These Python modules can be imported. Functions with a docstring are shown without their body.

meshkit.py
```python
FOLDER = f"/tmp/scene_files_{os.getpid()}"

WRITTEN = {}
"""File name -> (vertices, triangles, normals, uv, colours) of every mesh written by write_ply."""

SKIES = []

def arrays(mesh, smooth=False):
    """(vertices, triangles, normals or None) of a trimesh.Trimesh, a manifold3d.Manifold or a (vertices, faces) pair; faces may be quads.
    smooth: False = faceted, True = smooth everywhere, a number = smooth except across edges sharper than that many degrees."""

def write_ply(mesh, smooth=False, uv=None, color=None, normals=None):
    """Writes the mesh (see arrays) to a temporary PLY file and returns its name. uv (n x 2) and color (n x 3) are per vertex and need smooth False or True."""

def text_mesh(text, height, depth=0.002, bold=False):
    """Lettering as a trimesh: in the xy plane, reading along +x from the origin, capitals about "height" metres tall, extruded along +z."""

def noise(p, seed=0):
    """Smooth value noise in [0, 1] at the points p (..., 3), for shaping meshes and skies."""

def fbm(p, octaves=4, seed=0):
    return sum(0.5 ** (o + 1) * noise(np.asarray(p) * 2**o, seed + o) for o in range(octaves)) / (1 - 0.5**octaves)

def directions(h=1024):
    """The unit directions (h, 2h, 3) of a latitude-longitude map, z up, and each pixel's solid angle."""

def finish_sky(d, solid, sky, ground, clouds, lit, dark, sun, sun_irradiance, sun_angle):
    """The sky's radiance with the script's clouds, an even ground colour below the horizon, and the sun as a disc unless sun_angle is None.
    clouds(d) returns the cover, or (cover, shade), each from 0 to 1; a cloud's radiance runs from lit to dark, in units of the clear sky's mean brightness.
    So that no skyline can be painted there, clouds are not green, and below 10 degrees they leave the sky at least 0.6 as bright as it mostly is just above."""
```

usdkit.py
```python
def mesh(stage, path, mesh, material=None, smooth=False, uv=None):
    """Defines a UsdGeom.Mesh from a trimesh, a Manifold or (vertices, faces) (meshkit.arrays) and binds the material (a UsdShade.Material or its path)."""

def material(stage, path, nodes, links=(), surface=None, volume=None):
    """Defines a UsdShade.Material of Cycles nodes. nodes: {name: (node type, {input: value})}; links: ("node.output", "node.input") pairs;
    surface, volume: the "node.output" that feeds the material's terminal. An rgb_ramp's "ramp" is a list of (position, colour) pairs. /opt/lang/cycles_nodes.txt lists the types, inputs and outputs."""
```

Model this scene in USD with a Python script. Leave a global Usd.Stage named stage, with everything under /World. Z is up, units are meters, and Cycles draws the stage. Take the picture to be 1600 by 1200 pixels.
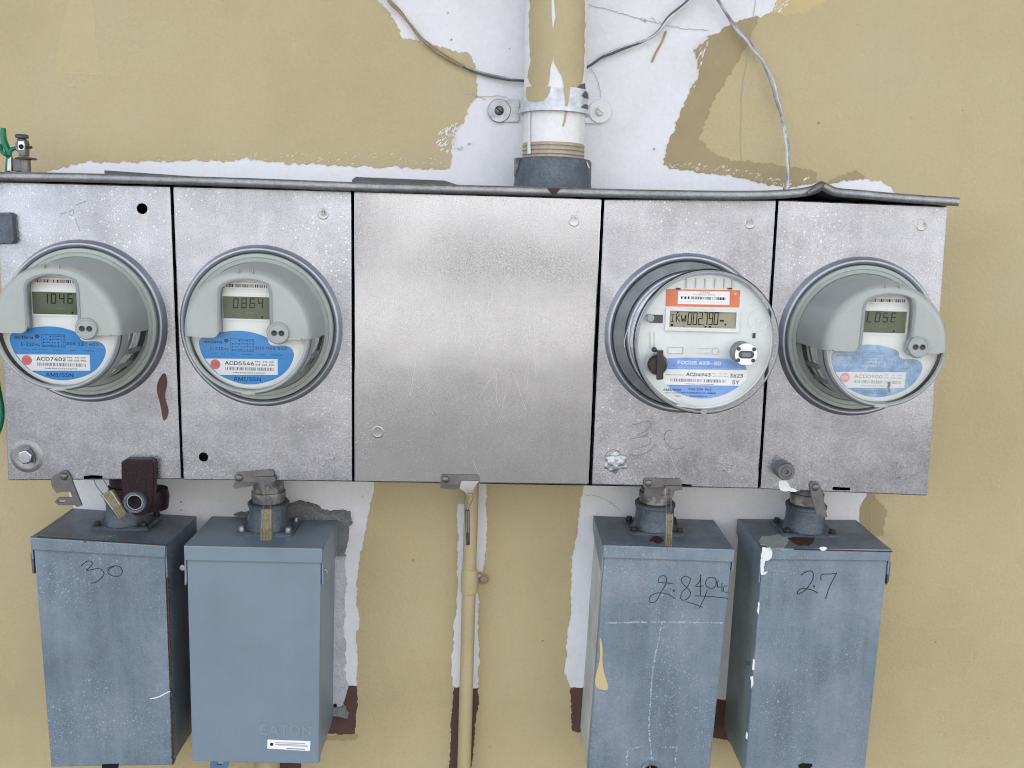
import math, random
import numpy as np
import trimesh
import usdkit
from meshkit import text_mesh, noise as vnoise
from pxr import Gf, Sdf, Usd, UsdGeom, UsdLux, UsdShade
from scipy.interpolate import CubicSpline
from shapely import affinity
from shapely.geometry import LineString, MultiPolygon, Point, Polygon, box as sbox
from shapely.ops import unary_union

stage = Usd.Stage.CreateInMemory()
UsdGeom.SetStageUpAxis(stage, UsdGeom.Tokens.z)
UsdGeom.SetStageMetersPerUnit(stage, 1.0)
UsdGeom.Xform.Define(stage, '/World')
UsdGeom.Scope.Define(stage, '/World/Looks')

# ------------------------------------------------------------------ camera
F, PITCH, YAW, ROLL = 1376.7, math.radians(9.547), math.radians(1.28), math.radians(-1.625)   # focal length in pixels of the 1600-pixel photograph
CAM = np.array([0.0, -1.205, 1.5])                       # the wall's face is y = 0, z is up
cp, sp, cy, sy, cr, sr = math.cos(PITCH), math.sin(PITCH), math.cos(YAW), math.sin(YAW), math.cos(ROLL), math.sin(ROLL)
_f = np.array([sy * cp, cy * cp, -sp]); _r = np.array([cy, -sy, 0.0]); _d = np.cross(_f, _r)
RT, DN, FW = cr * _r + sr * _d, -sr * _r + cr * _d, _f
cam = UsdGeom.Camera.Define(stage, '/World/camera')
m4 = np.eye(4); m4[0, :3], m4[1, :3], m4[2, :3], m4[3, :3] = RT, -DN, -FW, CAM
cam.AddTransformOp().Set(Gf.Matrix4d(*m4.ravel().tolist()))
cam.CreateHorizontalApertureAttr(36.0); cam.CreateVerticalApertureAttr(27.0)
cam.CreateFocalLengthAttr(36.0 * F / 1600)
cam.CreateClippingRangeAttr(Gf.Vec2f(0.05, 500))
cam.CreateExposureAttr(1.78)

# ------------------------------------------------------------------ sky and sun
SUN_EL, SUN_AZ = math.radians(50), math.radians(38)     # azimuth measured from +y (into the wall) towards +x
sun_dir = np.array([math.sin(SUN_AZ) * math.cos(SUN_EL), math.cos(SUN_AZ) * math.cos(SUN_EL), math.sin(SUN_EL)])
dome = UsdLux.DomeLight.Define(stage, '/World/sky')
sky_mat = usdkit.material(stage, '/World/Looks/sky', {
    'sky': ('sky_texture', {'sky_type': 'single_scattering', 'sun_disc': False, 'sun_elevation': SUN_EL, 'sun_rotation': SUN_AZ, 'aerosol_density': 2.0}),
    'tc': ('texture_coordinate', {}),
    'n': ('noise_texture', {'scale': 2.2, 'detail': 5.0, 'roughness': 0.55}),
    'r': ('rgb_ramp', {'ramp': [(0.0, (0.15,) * 3), (0.42, (0.25,) * 3), (0.64, (0.85,) * 3), (1.0, (0.95,) * 3)]}),
    'mx': ('mix', {'color2': (5.4, 5.5, 5.9)}),
    'bg': ('background_shader', {'strength': 0.11})},
    [('tc.generated', 'n.vector'), ('n.fac', 'r.fac'), ('r.color', 'mx.fac'), ('sky.color', 'mx.color1'), ('mx.color', 'bg.color')], surface='bg.background')
UsdShade.MaterialBindingAPI.Apply(dome.GetPrim()).Bind(sky_mat)
dome.GetPrim().SetCustomDataByKey('kind', 'structure')
sun = UsdLux.DistantLight.Define(stage, '/World/sun')
sun.CreateIntensityAttr(1.0); sun.CreateAngleAttr(0.53); sun.CreateNormalizeAttr(True); sun.CreateColorAttr(Gf.Vec3f(1.0, 0.955, 0.89))
_b = sun_dir / np.linalg.norm(sun_dir); _rx = np.cross([0, 0, 1.0], _b); _rx /= np.linalg.norm(_rx); _uy = np.cross(_b, _rx)
s4 = np.eye(4); s4[0, :3], s4[1, :3], s4[2, :3] = _rx, _uy, _b
sun.AddTransformOp().Set(Gf.Matrix4d(*s4.ravel().tolist()))

# ------------------------------------------------------------------ helpers
rng = random.Random(7)
nrng = np.random.default_rng(7)


def P(px, py, Y=0.0):
    """The point of the plane y = Y seen at a pixel of the photograph."""
    d = (px - 800) / F * RT + (py - 600) / F * DN + FW
    return CAM + (Y - CAM[1]) / d[1] * d


def XZ(pts, Y=0.0):
    return [tuple(P(x, y, Y)[[0, 2]]) for x, y in pts]


def zoom(x0, y0, k):
    return lambda pts: [(x0 + x / k, y0 + y / k) for x, y in pts]


used, base = {}, {}


def path_for(name, parent):
    root = str(parent.GetPath()) if parent else '/World'
    k = used.get((root, name), 0); used[(root, name)] = k + 1
    return f'{root}/{name}' + (f'_{k:03d}' if k else '')


def data(p, label=None, category=None, group=None, kind=None):
    for k, v in (('label', label), ('category', category), ('group', group), ('kind', kind)):
        if v: p.SetCustomDataByKey(k, v)
    return p


def thing(name, label, category, loc, group=None):
    pth = path_for(name, None)
    x = UsdGeom.Xform.Define(stage, pth); x.AddTranslateOp().Set(Gf.Vec3d(*map(float, loc)))
    base[pth] = np.asarray(loc, float)
    return data(x.GetPrim(), label, category, group)


def cat(ms):
    ms = [m for m in ms if m is not None and len(m.faces)]
    return trimesh.util.concatenate(ms) if ms else None


def part(name, mesh, mat, parent=None, smooth=35, label=None, kind=None, category=None, group=None):
    if isinstance(mesh, (list, tuple)): mesh = cat(mesh)
    if mesh is None or not len(mesh.faces): return None
    pth = path_for(name, parent)
    b = base.get(str(parent.GetPath()), np.zeros(3)) if parent else np.zeros(3)
    base[pth] = b
    m = mesh.copy(); m.vertices = m.vertices - b
    p = usdkit.mesh(stage, pth, m, MAT[mat], smooth=smooth).GetPrim()
    return data(p, label, category, group, kind)


def to_wall(m, y):
    """xy plane, z up out of it -> the xz plane at y, facing the viewer."""
    v = m.vertices; m.vertices = np.column_stack([v[:, 0], y - v[:, 2], v[:, 1]])
    return m


def polys(g):
    if g.is_empty: return []
    if g.geom_type == 'Polygon': return [g]
    return [p for p in getattr(g, 'geoms', []) if p.geom_type == 'Polygon' and p.area > 1e-11]


def sheet(g, y, t):
    """A flat shape of the xz plane from y (back) to y - t (front)."""
    return cat([to_wall(trimesh.creation.extrude_polygon(p, t, engine='earcut'), y) for p in polys(g)])


def pol(pts): return Polygon(pts).buffer(0)
def disc(c, r, n=48): return Point(c).buffer(r, quad_segs=n // 4)


def smooth_poly(pts, n=8, closed=True):
    p = np.array(pts, float)
    if closed: p = np.vstack([p, p[:1]])
    d = np.r_[0, np.cumsum(np.linalg.norm(np.diff(p, axis=0), axis=1))]
    cs = CubicSpline(d, p, bc_type='periodic' if closed else 'natural')
    return cs(np.linspace(0, d[-1], n * len(pts)))


def ragged(pts, amp, step=3.0, seed=0):
    """Pixel outline with uneven brushed edges."""
    p = np.array(list(pts) + [pts[0]], float); out = []
    for a, b in zip(p[:-1], p[1:]):
        L = np.linalg.norm(b - a); k = max(1, int(L / step)); n = np.array([-(b - a)[1], (b - a)[0]]) / max(L, 1e-9)
        for i in range(k):
            q = a + (b - a) * i / k
            w = vnoise(np.array([q[0] / 14, q[1] / 14, seed]), seed) - .5 + .9 * (vnoise(np.array([q[0] / 4, q[1] / 4, seed]), seed + 1) - .5) + .7 * (rng.random() - .5)
            out.append(q + n * w * amp * 1.5)
    return out


def tube(pts, r, n=10, cap=True, fit=True, dens=0.004):
    pts = np.asarray(pts, float)
    if fit and len(pts) > 2:
        d = np.r_[0, np.cumsum(np.linalg.norm(np.diff(pts, axis=0), axis=1))]
        k = max(len(pts) * 3, int(d[-1] / dens)); s = np.linspace(0, d[-1], k)
        rr = np.interp(s, d, np.broadcast_to(r, (len(pts),)))
        pts = CubicSpline(d, pts, bc_type='natural')(s)
    else: rr = np.broadcast_to(r, (len(pts),))
    t = np.gradient(pts, axis=0); t /= np.linalg.norm(t, axis=1, keepdims=True) + 1e-12
    a = np.cross(t[0], [0, 0, 1.0]); a = np.cross(t[0], [1.0, 0, 0]) if np.linalg.norm(a) < .2 else a
    A = []
    for ti in t:
        a = a - ti * (a @ ti); a /= np.linalg.norm(a); A.append(a)
    A = np.array(A); B = np.cross(t, A); th = np.arange(n) * 2 * np.pi / n
    v = (pts[:, None] + rr[:, None, None] * (np.cos(th)[None, :, None] * A[:, None] + np.sin(th)[None, :, None] * B[:, None])).reshape(-1, 3)
    f = []
    for i in range(len(pts) - 1):
        for j in range(n):
            q = (i * n + j, i * n + (j + 1) % n, (i + 1) * n + (j + 1) % n, (i + 1) * n + j)
            f += [(q[0], q[1], q[2]), (q[0], q[2], q[3])]
    if cap:
        v = np.vstack([v, pts[:1], pts[-1:]]); c0, c1, e = len(v) - 2, len(v) - 1, (len(pts) - 1) * n
        for j in range(n):
            f += [(c0, (j + 1) % n, j), (c1, e + j, e + (j + 1) % n)]
    return trimesh.Trimesh(v, f, process=False)


def rev(prof, c, y0, a0=0.0, a1=2 * math.pi, n=96):
    """Profile (radius, height off the plane y0) turned about the axis through c = (x, z)."""
    full = abs(a1 - a0 - 2 * math.pi) < 1e-6
    th = np.linspace(a0, a1, n, endpoint=not full); pr = np.array(prof, float); k = len(pr)
    v = np.stack([c[0] + np.cos(th)[:, None] * pr[None, :, 0], np.broadcast_to(y0 - pr[None, :, 1], (n, k)), c[1] + np.sin(th)[:, None] * pr[None, :, 0]], -1).reshape(-1, 3)
    f = []
    for i in range(n if full else n - 1):
        for j in range(k - 1):
            a, b = i * k + j, ((i + 1) % n) * k + j
            f += [(a, a + 1, b + 1), (a, b + 1, b)]
    m = trimesh.Trimesh(v, f, process=False)
    return m


def zrev(prof, c, n=64, a0=0.0, a1=2 * math.pi):
    """Profile (radius, z) turned about the vertical axis through c = (x, y)."""
    m = rev([(r, 0) for r, _ in prof], (0, 0), 0, a0, a1, n); k = len(prof)
    full = abs(a1 - a0 - 2 * math.pi) < 1e-6
    th = np.linspace(a0, a1, n, endpoint=not full); pr = np.array(prof, float)
    m.vertices = np.stack([c[0] + np.cos(th)[:, None] * pr[None, :, 0], c[1] + np.sin(th)[:, None] * pr[None, :, 0], np.broadcast_to(pr[None, :, 1], (n, k))], -1).reshape(-1, 3)
    m.invert()
    return m


def inset(ring, d):
    p = np.asarray(ring, float); e0 = p - np.roll(p, 1, 0); e1 = np.roll(p, -1, 0) - p
    n0 = np.column_stack([-e0[:, 1], e0[:, 0]]); n1 = np.column_stack([-e1[:, 1], e1[:, 0]])
    n0 /= np.linalg.norm(n0, axis=1, keepdims=True); n1 /= np.linalg.norm(n1, axis=1, keepdims=True)
    m = n0 + n1; m /= np.linalg.norm(m, axis=1, keepdims=True)
    return p + m * d / np.maximum((m * n0).sum(1, keepdims=True), .3)


def plate(ext, y, depth, bevel=.001, holes=(), hole_depth=.0015, corner=0.0):
    """A folded sheet: front face at y with rounded edges, sides going back by depth; holes are cut through the face."""
    g = Polygon(ext).buffer(0)
    if corner: g = g.buffer(-corner, join_style='mitre').buffer(corner, quad_segs=4)
    ring = np.array(g.exterior.coords)[:-1]
    if not Polygon(ring).exterior.is_ccw: ring = ring[::-1]
    lv = [(0, y + depth), (0, y + bevel), (bevel * .3, y + bevel * .3), (bevel, y)]
    rings = [np.column_stack([q[:, 0], np.full(len(q), yy), q[:, 1]]) for q, yy in ((inset(ring, d), yy) for d, yy in lv)]
    n = len(ring); v = np.vstack(rings); f = []
    for a in range(3):
        for i in range(n):
            j = (i + 1) % n; f += [(a * n + i, a * n + j, (a + 1) * n + j), (a * n + i, (a + 1) * n + j, (a + 1) * n + i)]
    out = [trimesh.Trimesh(v, f, process=False)]
    face = Polygon(inset(ring, bevel))
    for h in holes: face = face.difference(h)
    for gg in polys(face):
        vv, ff = trimesh.creation.triangulate_polygon(gg, engine='earcut')
        out.append(trimesh.Trimesh(np.column_stack([vv[:, 0], np.full(len(vv), y), vv[:, 1]]), ff, process=False))
        for r in gg.interiors:
            q = np.array(r.coords); k = len(q)
            w = np.vstack([np.column_stack([q[:, 0], np.full(k, y), q[:, 1]]), np.column_stack([q[:, 0], np.full(k, y + hole_depth), q[:, 1]])])
            out.append(trimesh.Trimesh(w, [t for i in range(k - 1) for t in ((i, i + 1, k + i + 1), (i, k + i + 1, k + i))], process=False))
    return cat(out)


def block(lo, hi, bevel=.0008):
    """A box with eased edges."""
    lo, hi = np.array(lo, float), np.array(hi, float); b = min(bevel, (hi - lo).min() * .45)
    pts = [(x, y, z) for k in range(3) for x in (lo[0] + b * (k != 0), hi[0] - b * (k != 0)) for y in (lo[1] + b * (k != 1), hi[1] - b * (k != 1)) for z in (lo[2] + b * (k != 2), hi[2] - b * (k != 2))]
    return trimesh.convex.convex_hull(np.array(pts))


def lettering(text, x0, x1, zb, h, y, bold=False, t=6e-5):
    """Flat print between x0 and x1 on the baseline zb, capitals h tall."""
    m = text_mesh(text, h, t, bold); v = m.vertices; w = v[:, 0].max() - v[:, 0].min()
    v[:, 0] = x0 + (v[:, 0] - v[:, 0].min()) / w * (x1 - x0); v[:, 1] += zb; m.vertices = v
    return to_wall(m, y)


def stroke(pts, w, smooth=True):
    p = smooth_poly(pts, 6, False) if smooth and len(pts) > 2 else np.array(pts, float)
    return LineString(p).buffer(w / 2, quad_segs=2)


SEG = {'0': 'abcdef', '1': 'bc', '2': 'abged', '3': 'abgcd', '4': 'fgbc', '5': 'afgcd', '6': 'afgedc', '7': 'abc', '8': 'abcdefg', '9': 'abcdfg', 'L': 'fed', 'O': 'abcdef', 'S': 'afgcd', 'E': 'afged', 'I': 'adil', ' ': ''}


def seven(ch, x, z, w, h, t, slant=.06):
    g, e = [], t * .12
    m = h / 2
    bars = {'a': ((t * .4, h - t / 2), (w - t * .4, h - t / 2)), 'd': ((t * .4, t / 2), (w - t * .4, t / 2)), 'g': ((t * .4, m), (w - t * .4, m)),
            'f': ((t / 2, m + t * .4), (t / 2, h - t * .6)), 'e': ((t / 2, t * .6), (t / 2, m - t * .4)), 'b': ((w - t / 2, m + t * .4), (w - t / 2, h - t * .6)), 'c': ((w - t / 2, t * .6), (w - t / 2, m - t * .4)),
            'i': ((w / 2, m + t * .4), (w / 2, h - t)), 'l': ((w / 2, t), (w / 2, m - t * .4))}
    for s in SEG.get(ch, ''):
        g.append(LineString(bars[s]).buffer(t * .42, cap_style='square' if s in 'bcefil' else 'flat'))
    if not g: return Polygon()
    u = affinity.affine_transform(unary_union(g), [1, slant, 0, 1, x, z])
    return u


def barcode(x0, x1, z0, z1, seed, n=42):
    r = random.Random(seed); ws = [r.choice((1, 1, 2, 3)) for _ in range(2 * n)]; s = (x1 - x0) / sum(ws); x, out = x0, []
    for i, w in enumerate(ws):
        if i % 2 == 0: out.append(sbox(x, z0, x + w * s, z1))
        x += w * s
    return MultiPolygon(out)


# ------------------------------------------------------------------ materials
MAT = {}


def shade(name, col, rough=.5, metal=0.0, var=.08, vscale=30, fine=0.0, fscale=400, bump=0.0, bscale=300, spec=.5, rvar=0.0, spots=None, tint=None, macro=None, streak=None):
    """Principled surface: broad and fine colour variation, optional relief, optional scattered flecks (scale, radius, share, colour)."""
    c = np.array(col, float)
    nodes = {'g': ('geometry', {}),
             'n1': ('noise_texture', {'scale': float(vscale), 'detail': 4.0, 'roughness': .6}),
             'r1': ('rgb_ramp', {'ramp': [(.28, tuple(c * (1 - var))), (.5, tuple(c)), (.72, tuple(np.clip(c * (1 + var), 0, .95) if tint is None else np.array(tint)))]}),
             'n2': ('noise_texture', {'scale': float(fscale), 'detail': 2.0, 'roughness': .6}),
             'r2': ('rgb_ramp', {'ramp': [(.3, (1 - fine,) * 3), (.7, (1 + fine * .0,) * 3)]}),
             'm': ('mix', {'mix_type': 'multiply', 'fac': 1.0}),
             'p': ('principled_bsdf', {'roughness': rough, 'metallic': metal, 'specular_ior_level': spec})}
    ln = [('g.position', 'n1.vector'), ('n1.fac', 'r1.fac'), ('g.position', 'n2.vector'), ('n2.fac', 'r2.fac'), ('r1.color', 'm.color1'), ('r2.color', 'm.color2')]
    out = 'm.color'
    for i, (sc, rad, share, sc_col) in enumerate(spots or []):
        k = f's{i}'
        nodes |= {k + 'v': ('voronoi_texture', {'scale': float(sc)}), k + 'a': ('math', {'math_type': 'less_than', 'value2': rad}),
                  k + 'c': ('separate_color', {}), k + 'b': ('math', {'math_type': 'less_than', 'value2': share}), k + 'x': ('math', {'math_type': 'multiply'}),
                  k + 'n': ('noise_texture', {'scale': 9.0, 'detail': 2.0}), k + 'r': ('rgb_ramp', {'ramp': [(.42, (0, 0, 0)), (.62, (1, 1, 1))]}), k + 'y': ('math', {'math_type': 'multiply'}),
                  k + 'm': ('mix', {'color2': sc_col})}
        ln += [('g.position', k + 'v.vector'), (k + 'v.distance', k + 'a.value1'), (k + 'v.color', k + 'c.color'), (k + 'c.r', k + 'b.value1'), (k + 'a.value', k + 'x.value1'), (k + 'b.value', k + 'x.value2'),
               ('g.position', k + 'n.vector'), (k + 'n.fac', k + 'r.fac'), (k + 'x.value', k + 'y.value1'), (k + 'r.color', k + 'y.value2'), (k + 'y.value', k + 'm.fac'), (out, k + 'm.color1')]
        out = k + 'm.color'
    if streak:
        sc_, amt, col2 = streak
        nodes |= {'mp': ('mapping', {'scale': (1.0, 1.0, .09)}), 'n5': ('noise_texture', {'scale': float(sc_), 'detail': 5.0, 'roughness': .65}),
                  'r5': ('rgb_ramp', {'ramp': [(.46, (0, 0, 0)), (.72, (amt,) * 3)]}), 'm5': ('mix', {'color2': col2})}
        ln += [('g.position', 'mp.vector'), ('mp.vector', 'n5.vector'), ('n5.fac', 'r5.fac'), ('r5.color', 'm5.fac'), (out, 'm5.color1')]
        out = 'm5.color'
    ln.append((out, 'p.base_color'))
    if rvar:
        nodes['rr'] = ('map_range', {'from_min': .3, 'from_max': .7, 'to_min': rough - rvar, 'to_max': rough + rvar, 'clamp': True})
        ln += [('n2.fac', 'rr.value'), ('rr.result', 'p.roughness')]
    if bump:
        nodes |= {'n3': ('noise_texture', {'scale': float(bscale), 'detail': 4.0, 'roughness': .6}), 'b': ('bump', {'strength': 1.0, 'distance': bump})}
        ln += [('g.position', 'n3.vector'), ('n3.fac', 'b.height'), ('b.normal', 'p.normal')]
        if macro:
            nodes |= {'n4': ('noise_texture', {'scale': float(macro[0]), 'detail': 3.0, 'roughness': .5}), 'b4': ('bump', {'strength': 1.0, 'distance': macro[1]})}
            ln += [('g.position', 'n4.vector'), ('n4.fac', 'b4.height'), ('b4.normal', 'b.normal')]
    MAT[name] = usdkit.material(stage, f'/World/Looks/{name}', nodes, ln, surface='p.BSDF')


def clear(name, col, rough=.02, ior=1.5):
    MAT[name] = usdkit.material(stage, f'/World/Looks/{name}', {
        't': ('transparent_bsdf', {'color': col}), 'gl': ('glossy_bsdf', {'color': (1, 1, 1), 'roughness': rough}), 'f': ('fresnel', {'IOR': ior}), 'x': ('mix_closure', {})},
        [('f.fac', 'x.fac'), ('t.BSDF', 'x.closure1'), ('gl.BSDF', 'x.closure2')], surface='x.closure')


shade('tan_paint', (.468, .386, .214), .62, var=.10, vscale=5, fine=.06, fscale=200, bump=.0009, bscale=190, tint=(.472, .404, .248), streak=(9, .22, (.385, .325, .20)), spots=[(26, .05, .3, (.16, .12, .07))])
shade('tan_old', (.335, .265, .14), .62, var=.09, vscale=16, fine=.06, fscale=200, bump=.0005, bscale=170)
shade('tan_fresh', (.53, .42, .21), .6, var=.05, vscale=14, fine=.05, fscale=200, bump=.0004, bscale=170)
shade('tan_light', (.487, .404, .229), .62, var=.05, vscale=7, fine=.07, fscale=260, bump=.0005, bscale=170)
shade('tan_pipe', (.43, .355, .195), .5, var=.06, vscale=18, fine=.06, fscale=200, bump=.0003, bscale=120)
shade('white_wall', (.74, .74, .765), .7, var=.13, vscale=9, fine=.06, fscale=160, bump=.0005, bscale=150, tint=(.78, .78, .80), streak=(14, .25, (.60, .60, .60)), spots=[(30, .045, .25, (.3, .28, .25))])
shade('white_paint', (.74, .74, .74), .55, var=.06, vscale=25, fine=.06, fscale=200, bump=.0004, bscale=150)
shade('brown_paint', (.085, .04, .033), .6, var=.12, vscale=20, fine=.1, bump=.0004)
shade('rust', (.055, .026, .018), .85, var=.3, vscale=90, fine=.3)
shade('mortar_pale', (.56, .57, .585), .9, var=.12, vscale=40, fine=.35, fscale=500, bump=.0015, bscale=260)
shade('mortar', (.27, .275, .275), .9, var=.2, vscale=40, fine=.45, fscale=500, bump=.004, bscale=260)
shade('asphalt', (.15, .145, .135), .9, var=.15, vscale=1.2, fine=.2, fscale=60, bump=.004, bscale=60)
shade('concrete', (.24, .235, .225), .9, var=.12, vscale=.8, fine=.15, fscale=25, bump=.004, bscale=40)
shade('pale_stucco', (.70, .69, .66), .9, var=.06, vscale=.8, fine=.1, fscale=25)
shade('galvanised_collar', (.47, .48, .515), .5, 1.0, var=.1, vscale=20, fine=.1, fscale=400, bump=.00008, bscale=500)
shade('galvanised', (.405, .415, .46), .30, 1.0, var=.2, vscale=13, fine=.14, fscale=480, bump=.00013, bscale=520, rvar=.10, spots=[(330, .33, .12, (.66, .67, .70))], macro=(8, .003), streak=(60, .25, (.56, .57, .605)))
shade('galvanised_smooth', (.395, .405, .435), .18, 1.0, var=.08, vscale=10, macro=(4, .002), streak=(70, .15, (.50, .51, .54)), fine=.08, fscale=560, bump=.00003, bscale=600, rvar=.05)
shade('galvanised_rim', (.34, .345, .35), .42, .9, var=.2, vscale=40, fine=.3, fscale=300, bump=.0002, bscale=300)
old = [(270, .28, .24, (.31, .36, .41)), (140, .19, .16, (.36, .40, .45)), (420, .36, .22, (.28, .33, .375))]
shade('galvanised_old', (.195, .25, .295), .5, .4, var=.25, vscale=11, fine=.22, fscale=420, bump=.0002, bscale=300, tint=(.29, .32, .38), spots=old, streak=(40, .3, (.31, .37, .43)))
shade('galvanised_top', (.215, .25, .28), .5, .4, var=.3, vscale=22, fine=.25, fscale=300, bump=.0003, bscale=200)
shade('grey_enamel', (.175, .225, .265), .36, 0, var=.07, streak=(30, .12, (.23, .28, .32)), vscale=10, fine=.04, fscale=200, bump=.0001, bscale=260)
shade('grey_relief', (.205, .25, .285), .38, 0, var=.03)
shade('cast_metal', (.115, .135, .16), .5, .5, var=.25, vscale=45, fine=.35, fscale=350, bump=.0007, bscale=300)
shade('painted_metal', (.20, .20, .195), .5, .2, var=.75, vscale=48, fine=.3, fscale=160, bump=.0008, bscale=180, tint=(.62, .59, .53))
shade('side_white', (.44, .46, .44), .6, .1, var=.3, vscale=14, fine=.2, fscale=150, bump=.0004, bscale=120, streak=(25, .6, (.56, .56, .52)))
shade('side_green', (.215, .255, .24), .55, .15, var=.3, vscale=12, fine=.2, fscale=200, bump=.0003, streak=(22, .5, (.36, .40, .37)))
shade('bloom', (.54, .54, .565), .5, .8, var=.1)
shade('steel', (.55, .55, .55), .32, 1.0, var=.12, vscale=60, fine=.15)
shade('dark_steel', (.17, .17, .175), .42, .8, var=.2, vscale=60, fine=.2, bump=.0002)
shade('hasp_steel', (.19, .182, .178), .4, .8, var=.2, vscale=60, fine=.25, bump=.0002)
shade('zinc', (.52, .55, .60), .33, 1.0, var=.12, vscale=80, fine=.2)
shade('strap_metal', (.60, .63, .67), .45, .35, var=.22, vscale=70, fine=.15, fscale=250, bump=.0008, bscale=140)
shade('washer_zinc', (.36, .38, .41), .38, 1.0, var=.25, vscale=70, fine=.2)
shade('weld', (.55, .57, .60), .45, 1.0, var=.2, vscale=200, fine=.3, fscale=500, bump=.0006, bscale=380)
shade('black', (.012, .012, .013), .5, var=.05, spec=.12)
shade('black_plastic', (.016, .016, .017), .28, var=.1)
shade('maroon', (.014, .0045, .006), .42, spec=.3, var=.3, vscale=60, fine=.3, bump=.0004, bscale=260, spots=[(420, .3, .2, (.06, .045, .06))])
shade('shell_plastic', (.365, .385, .36), .34, var=.05, vscale=25, fine=.05, bump=.00004, bscale=500)
shade('frame_plastic', (.235, .255, .25), .4, var=.03)
shade('boss_plastic', (.32, .345, .335), .36, var=.03)
shade('flange_plastic', (.35, .385, .355), .45, var=.06, vscale=25, fine=.06)
shade('rim_plastic', (.30, .315, .31), .2, var=.06, vscale=60)
shade('dark_inner', (.05, .053, .055), .5, var=.3, vscale=50)
shade('grey_inner', (.16, .17, .175), .4, var=.3, vscale=60)
shade('nameplate', (.82, .835, .80), .42, var=.04, vscale=30)
shade('silver_plate', (.62, .65, .64), .33, .25, var=.05, vscale=30)
shade('label_white', (.80, .80, .80), .5, var=.02)
shade('blue_print', (.06, .275, .62), .45, var=.05, vscale=25, spec=.12)
shade('blue_faded', (.31, .46, .66), .5, var=.3, vscale=70, tint=(.58, .64, .73), spec=.12)
shade('blue_pale', (.22, .36, .68), .45, var=.2, vscale=60, spec=.12)
shade('orange_print', (.66, .17, .075), .5, var=.12, vscale=60, spots=[(160, .33, .35, (.8, .72, .66))])
shade('red_print', (.68, .16, .15), .5, var=.06)
shade('red_faded', (.78, .42, .38), .5, var=.1)
shade('print', (.03, .033, .04), .5, var=.1, spec=.12)
shade('print_blue', (.02, .05, .12), .5, var=.1, spec=.12)
shade('print_grey', (.22, .23, .24), .5, var=.1, spec=.12)
shade('print_faded', (.50, .47, .43), .5, var=.12, vscale=80, spec=.12)
shade('print_faded_blue', (.25, .33, .46), .5, var=.2, vscale=80, spec=.12)
shade('lcd', (.125, .145, .095), .3, spec=.1, var=.06, vscale=30)
shade('lcd_tan', (.33, .305, .215), .3, spec=.1, var=.06, vscale=30)
shade('lcd_segment', (.008, .012, .008), .4, spec=.12)
shade('seal_plastic', (.21, .19, .115), .2, var=.25, vscale=150, fine=.35, fscale=300)
shade('seal_dark', (.07, .072, .075), .3, var=.25, vscale=150, fine=.3)
shade('wire_grey', (.34, .34, .345), .5, var=.45, vscale=60, fine=.3, tint=(.62, .62, .62))
shade('wire_white', (.60, .60, .60), .5, var=.3, vscale=45, fine=.25, tint=(.74, .74, .74))
shade('wire_tan', (.33, .25, .15), .5, var=.3, vscale=50, fine=.25)
shade('green_plastic', (.006, .16, .085), .38, var=.2, vscale=60)
shade('teal_strip', (.06, .10, .105), .45, .4, var=.2, vscale=50)
shade('blue_tab', (.10, .18, .28), .4, .3, var=.2, vscale=50)
shade('thread', (.42, .36, .27), .6, var=.12, vscale=50, fine=.2)
shade('ink', (.03, .032, .035), .6, spec=.12)
shade('pencil', (.13, .135, .14), .6, spec=.1)
shade('scratch', (.50, .50, .52), .4, .9)
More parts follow.
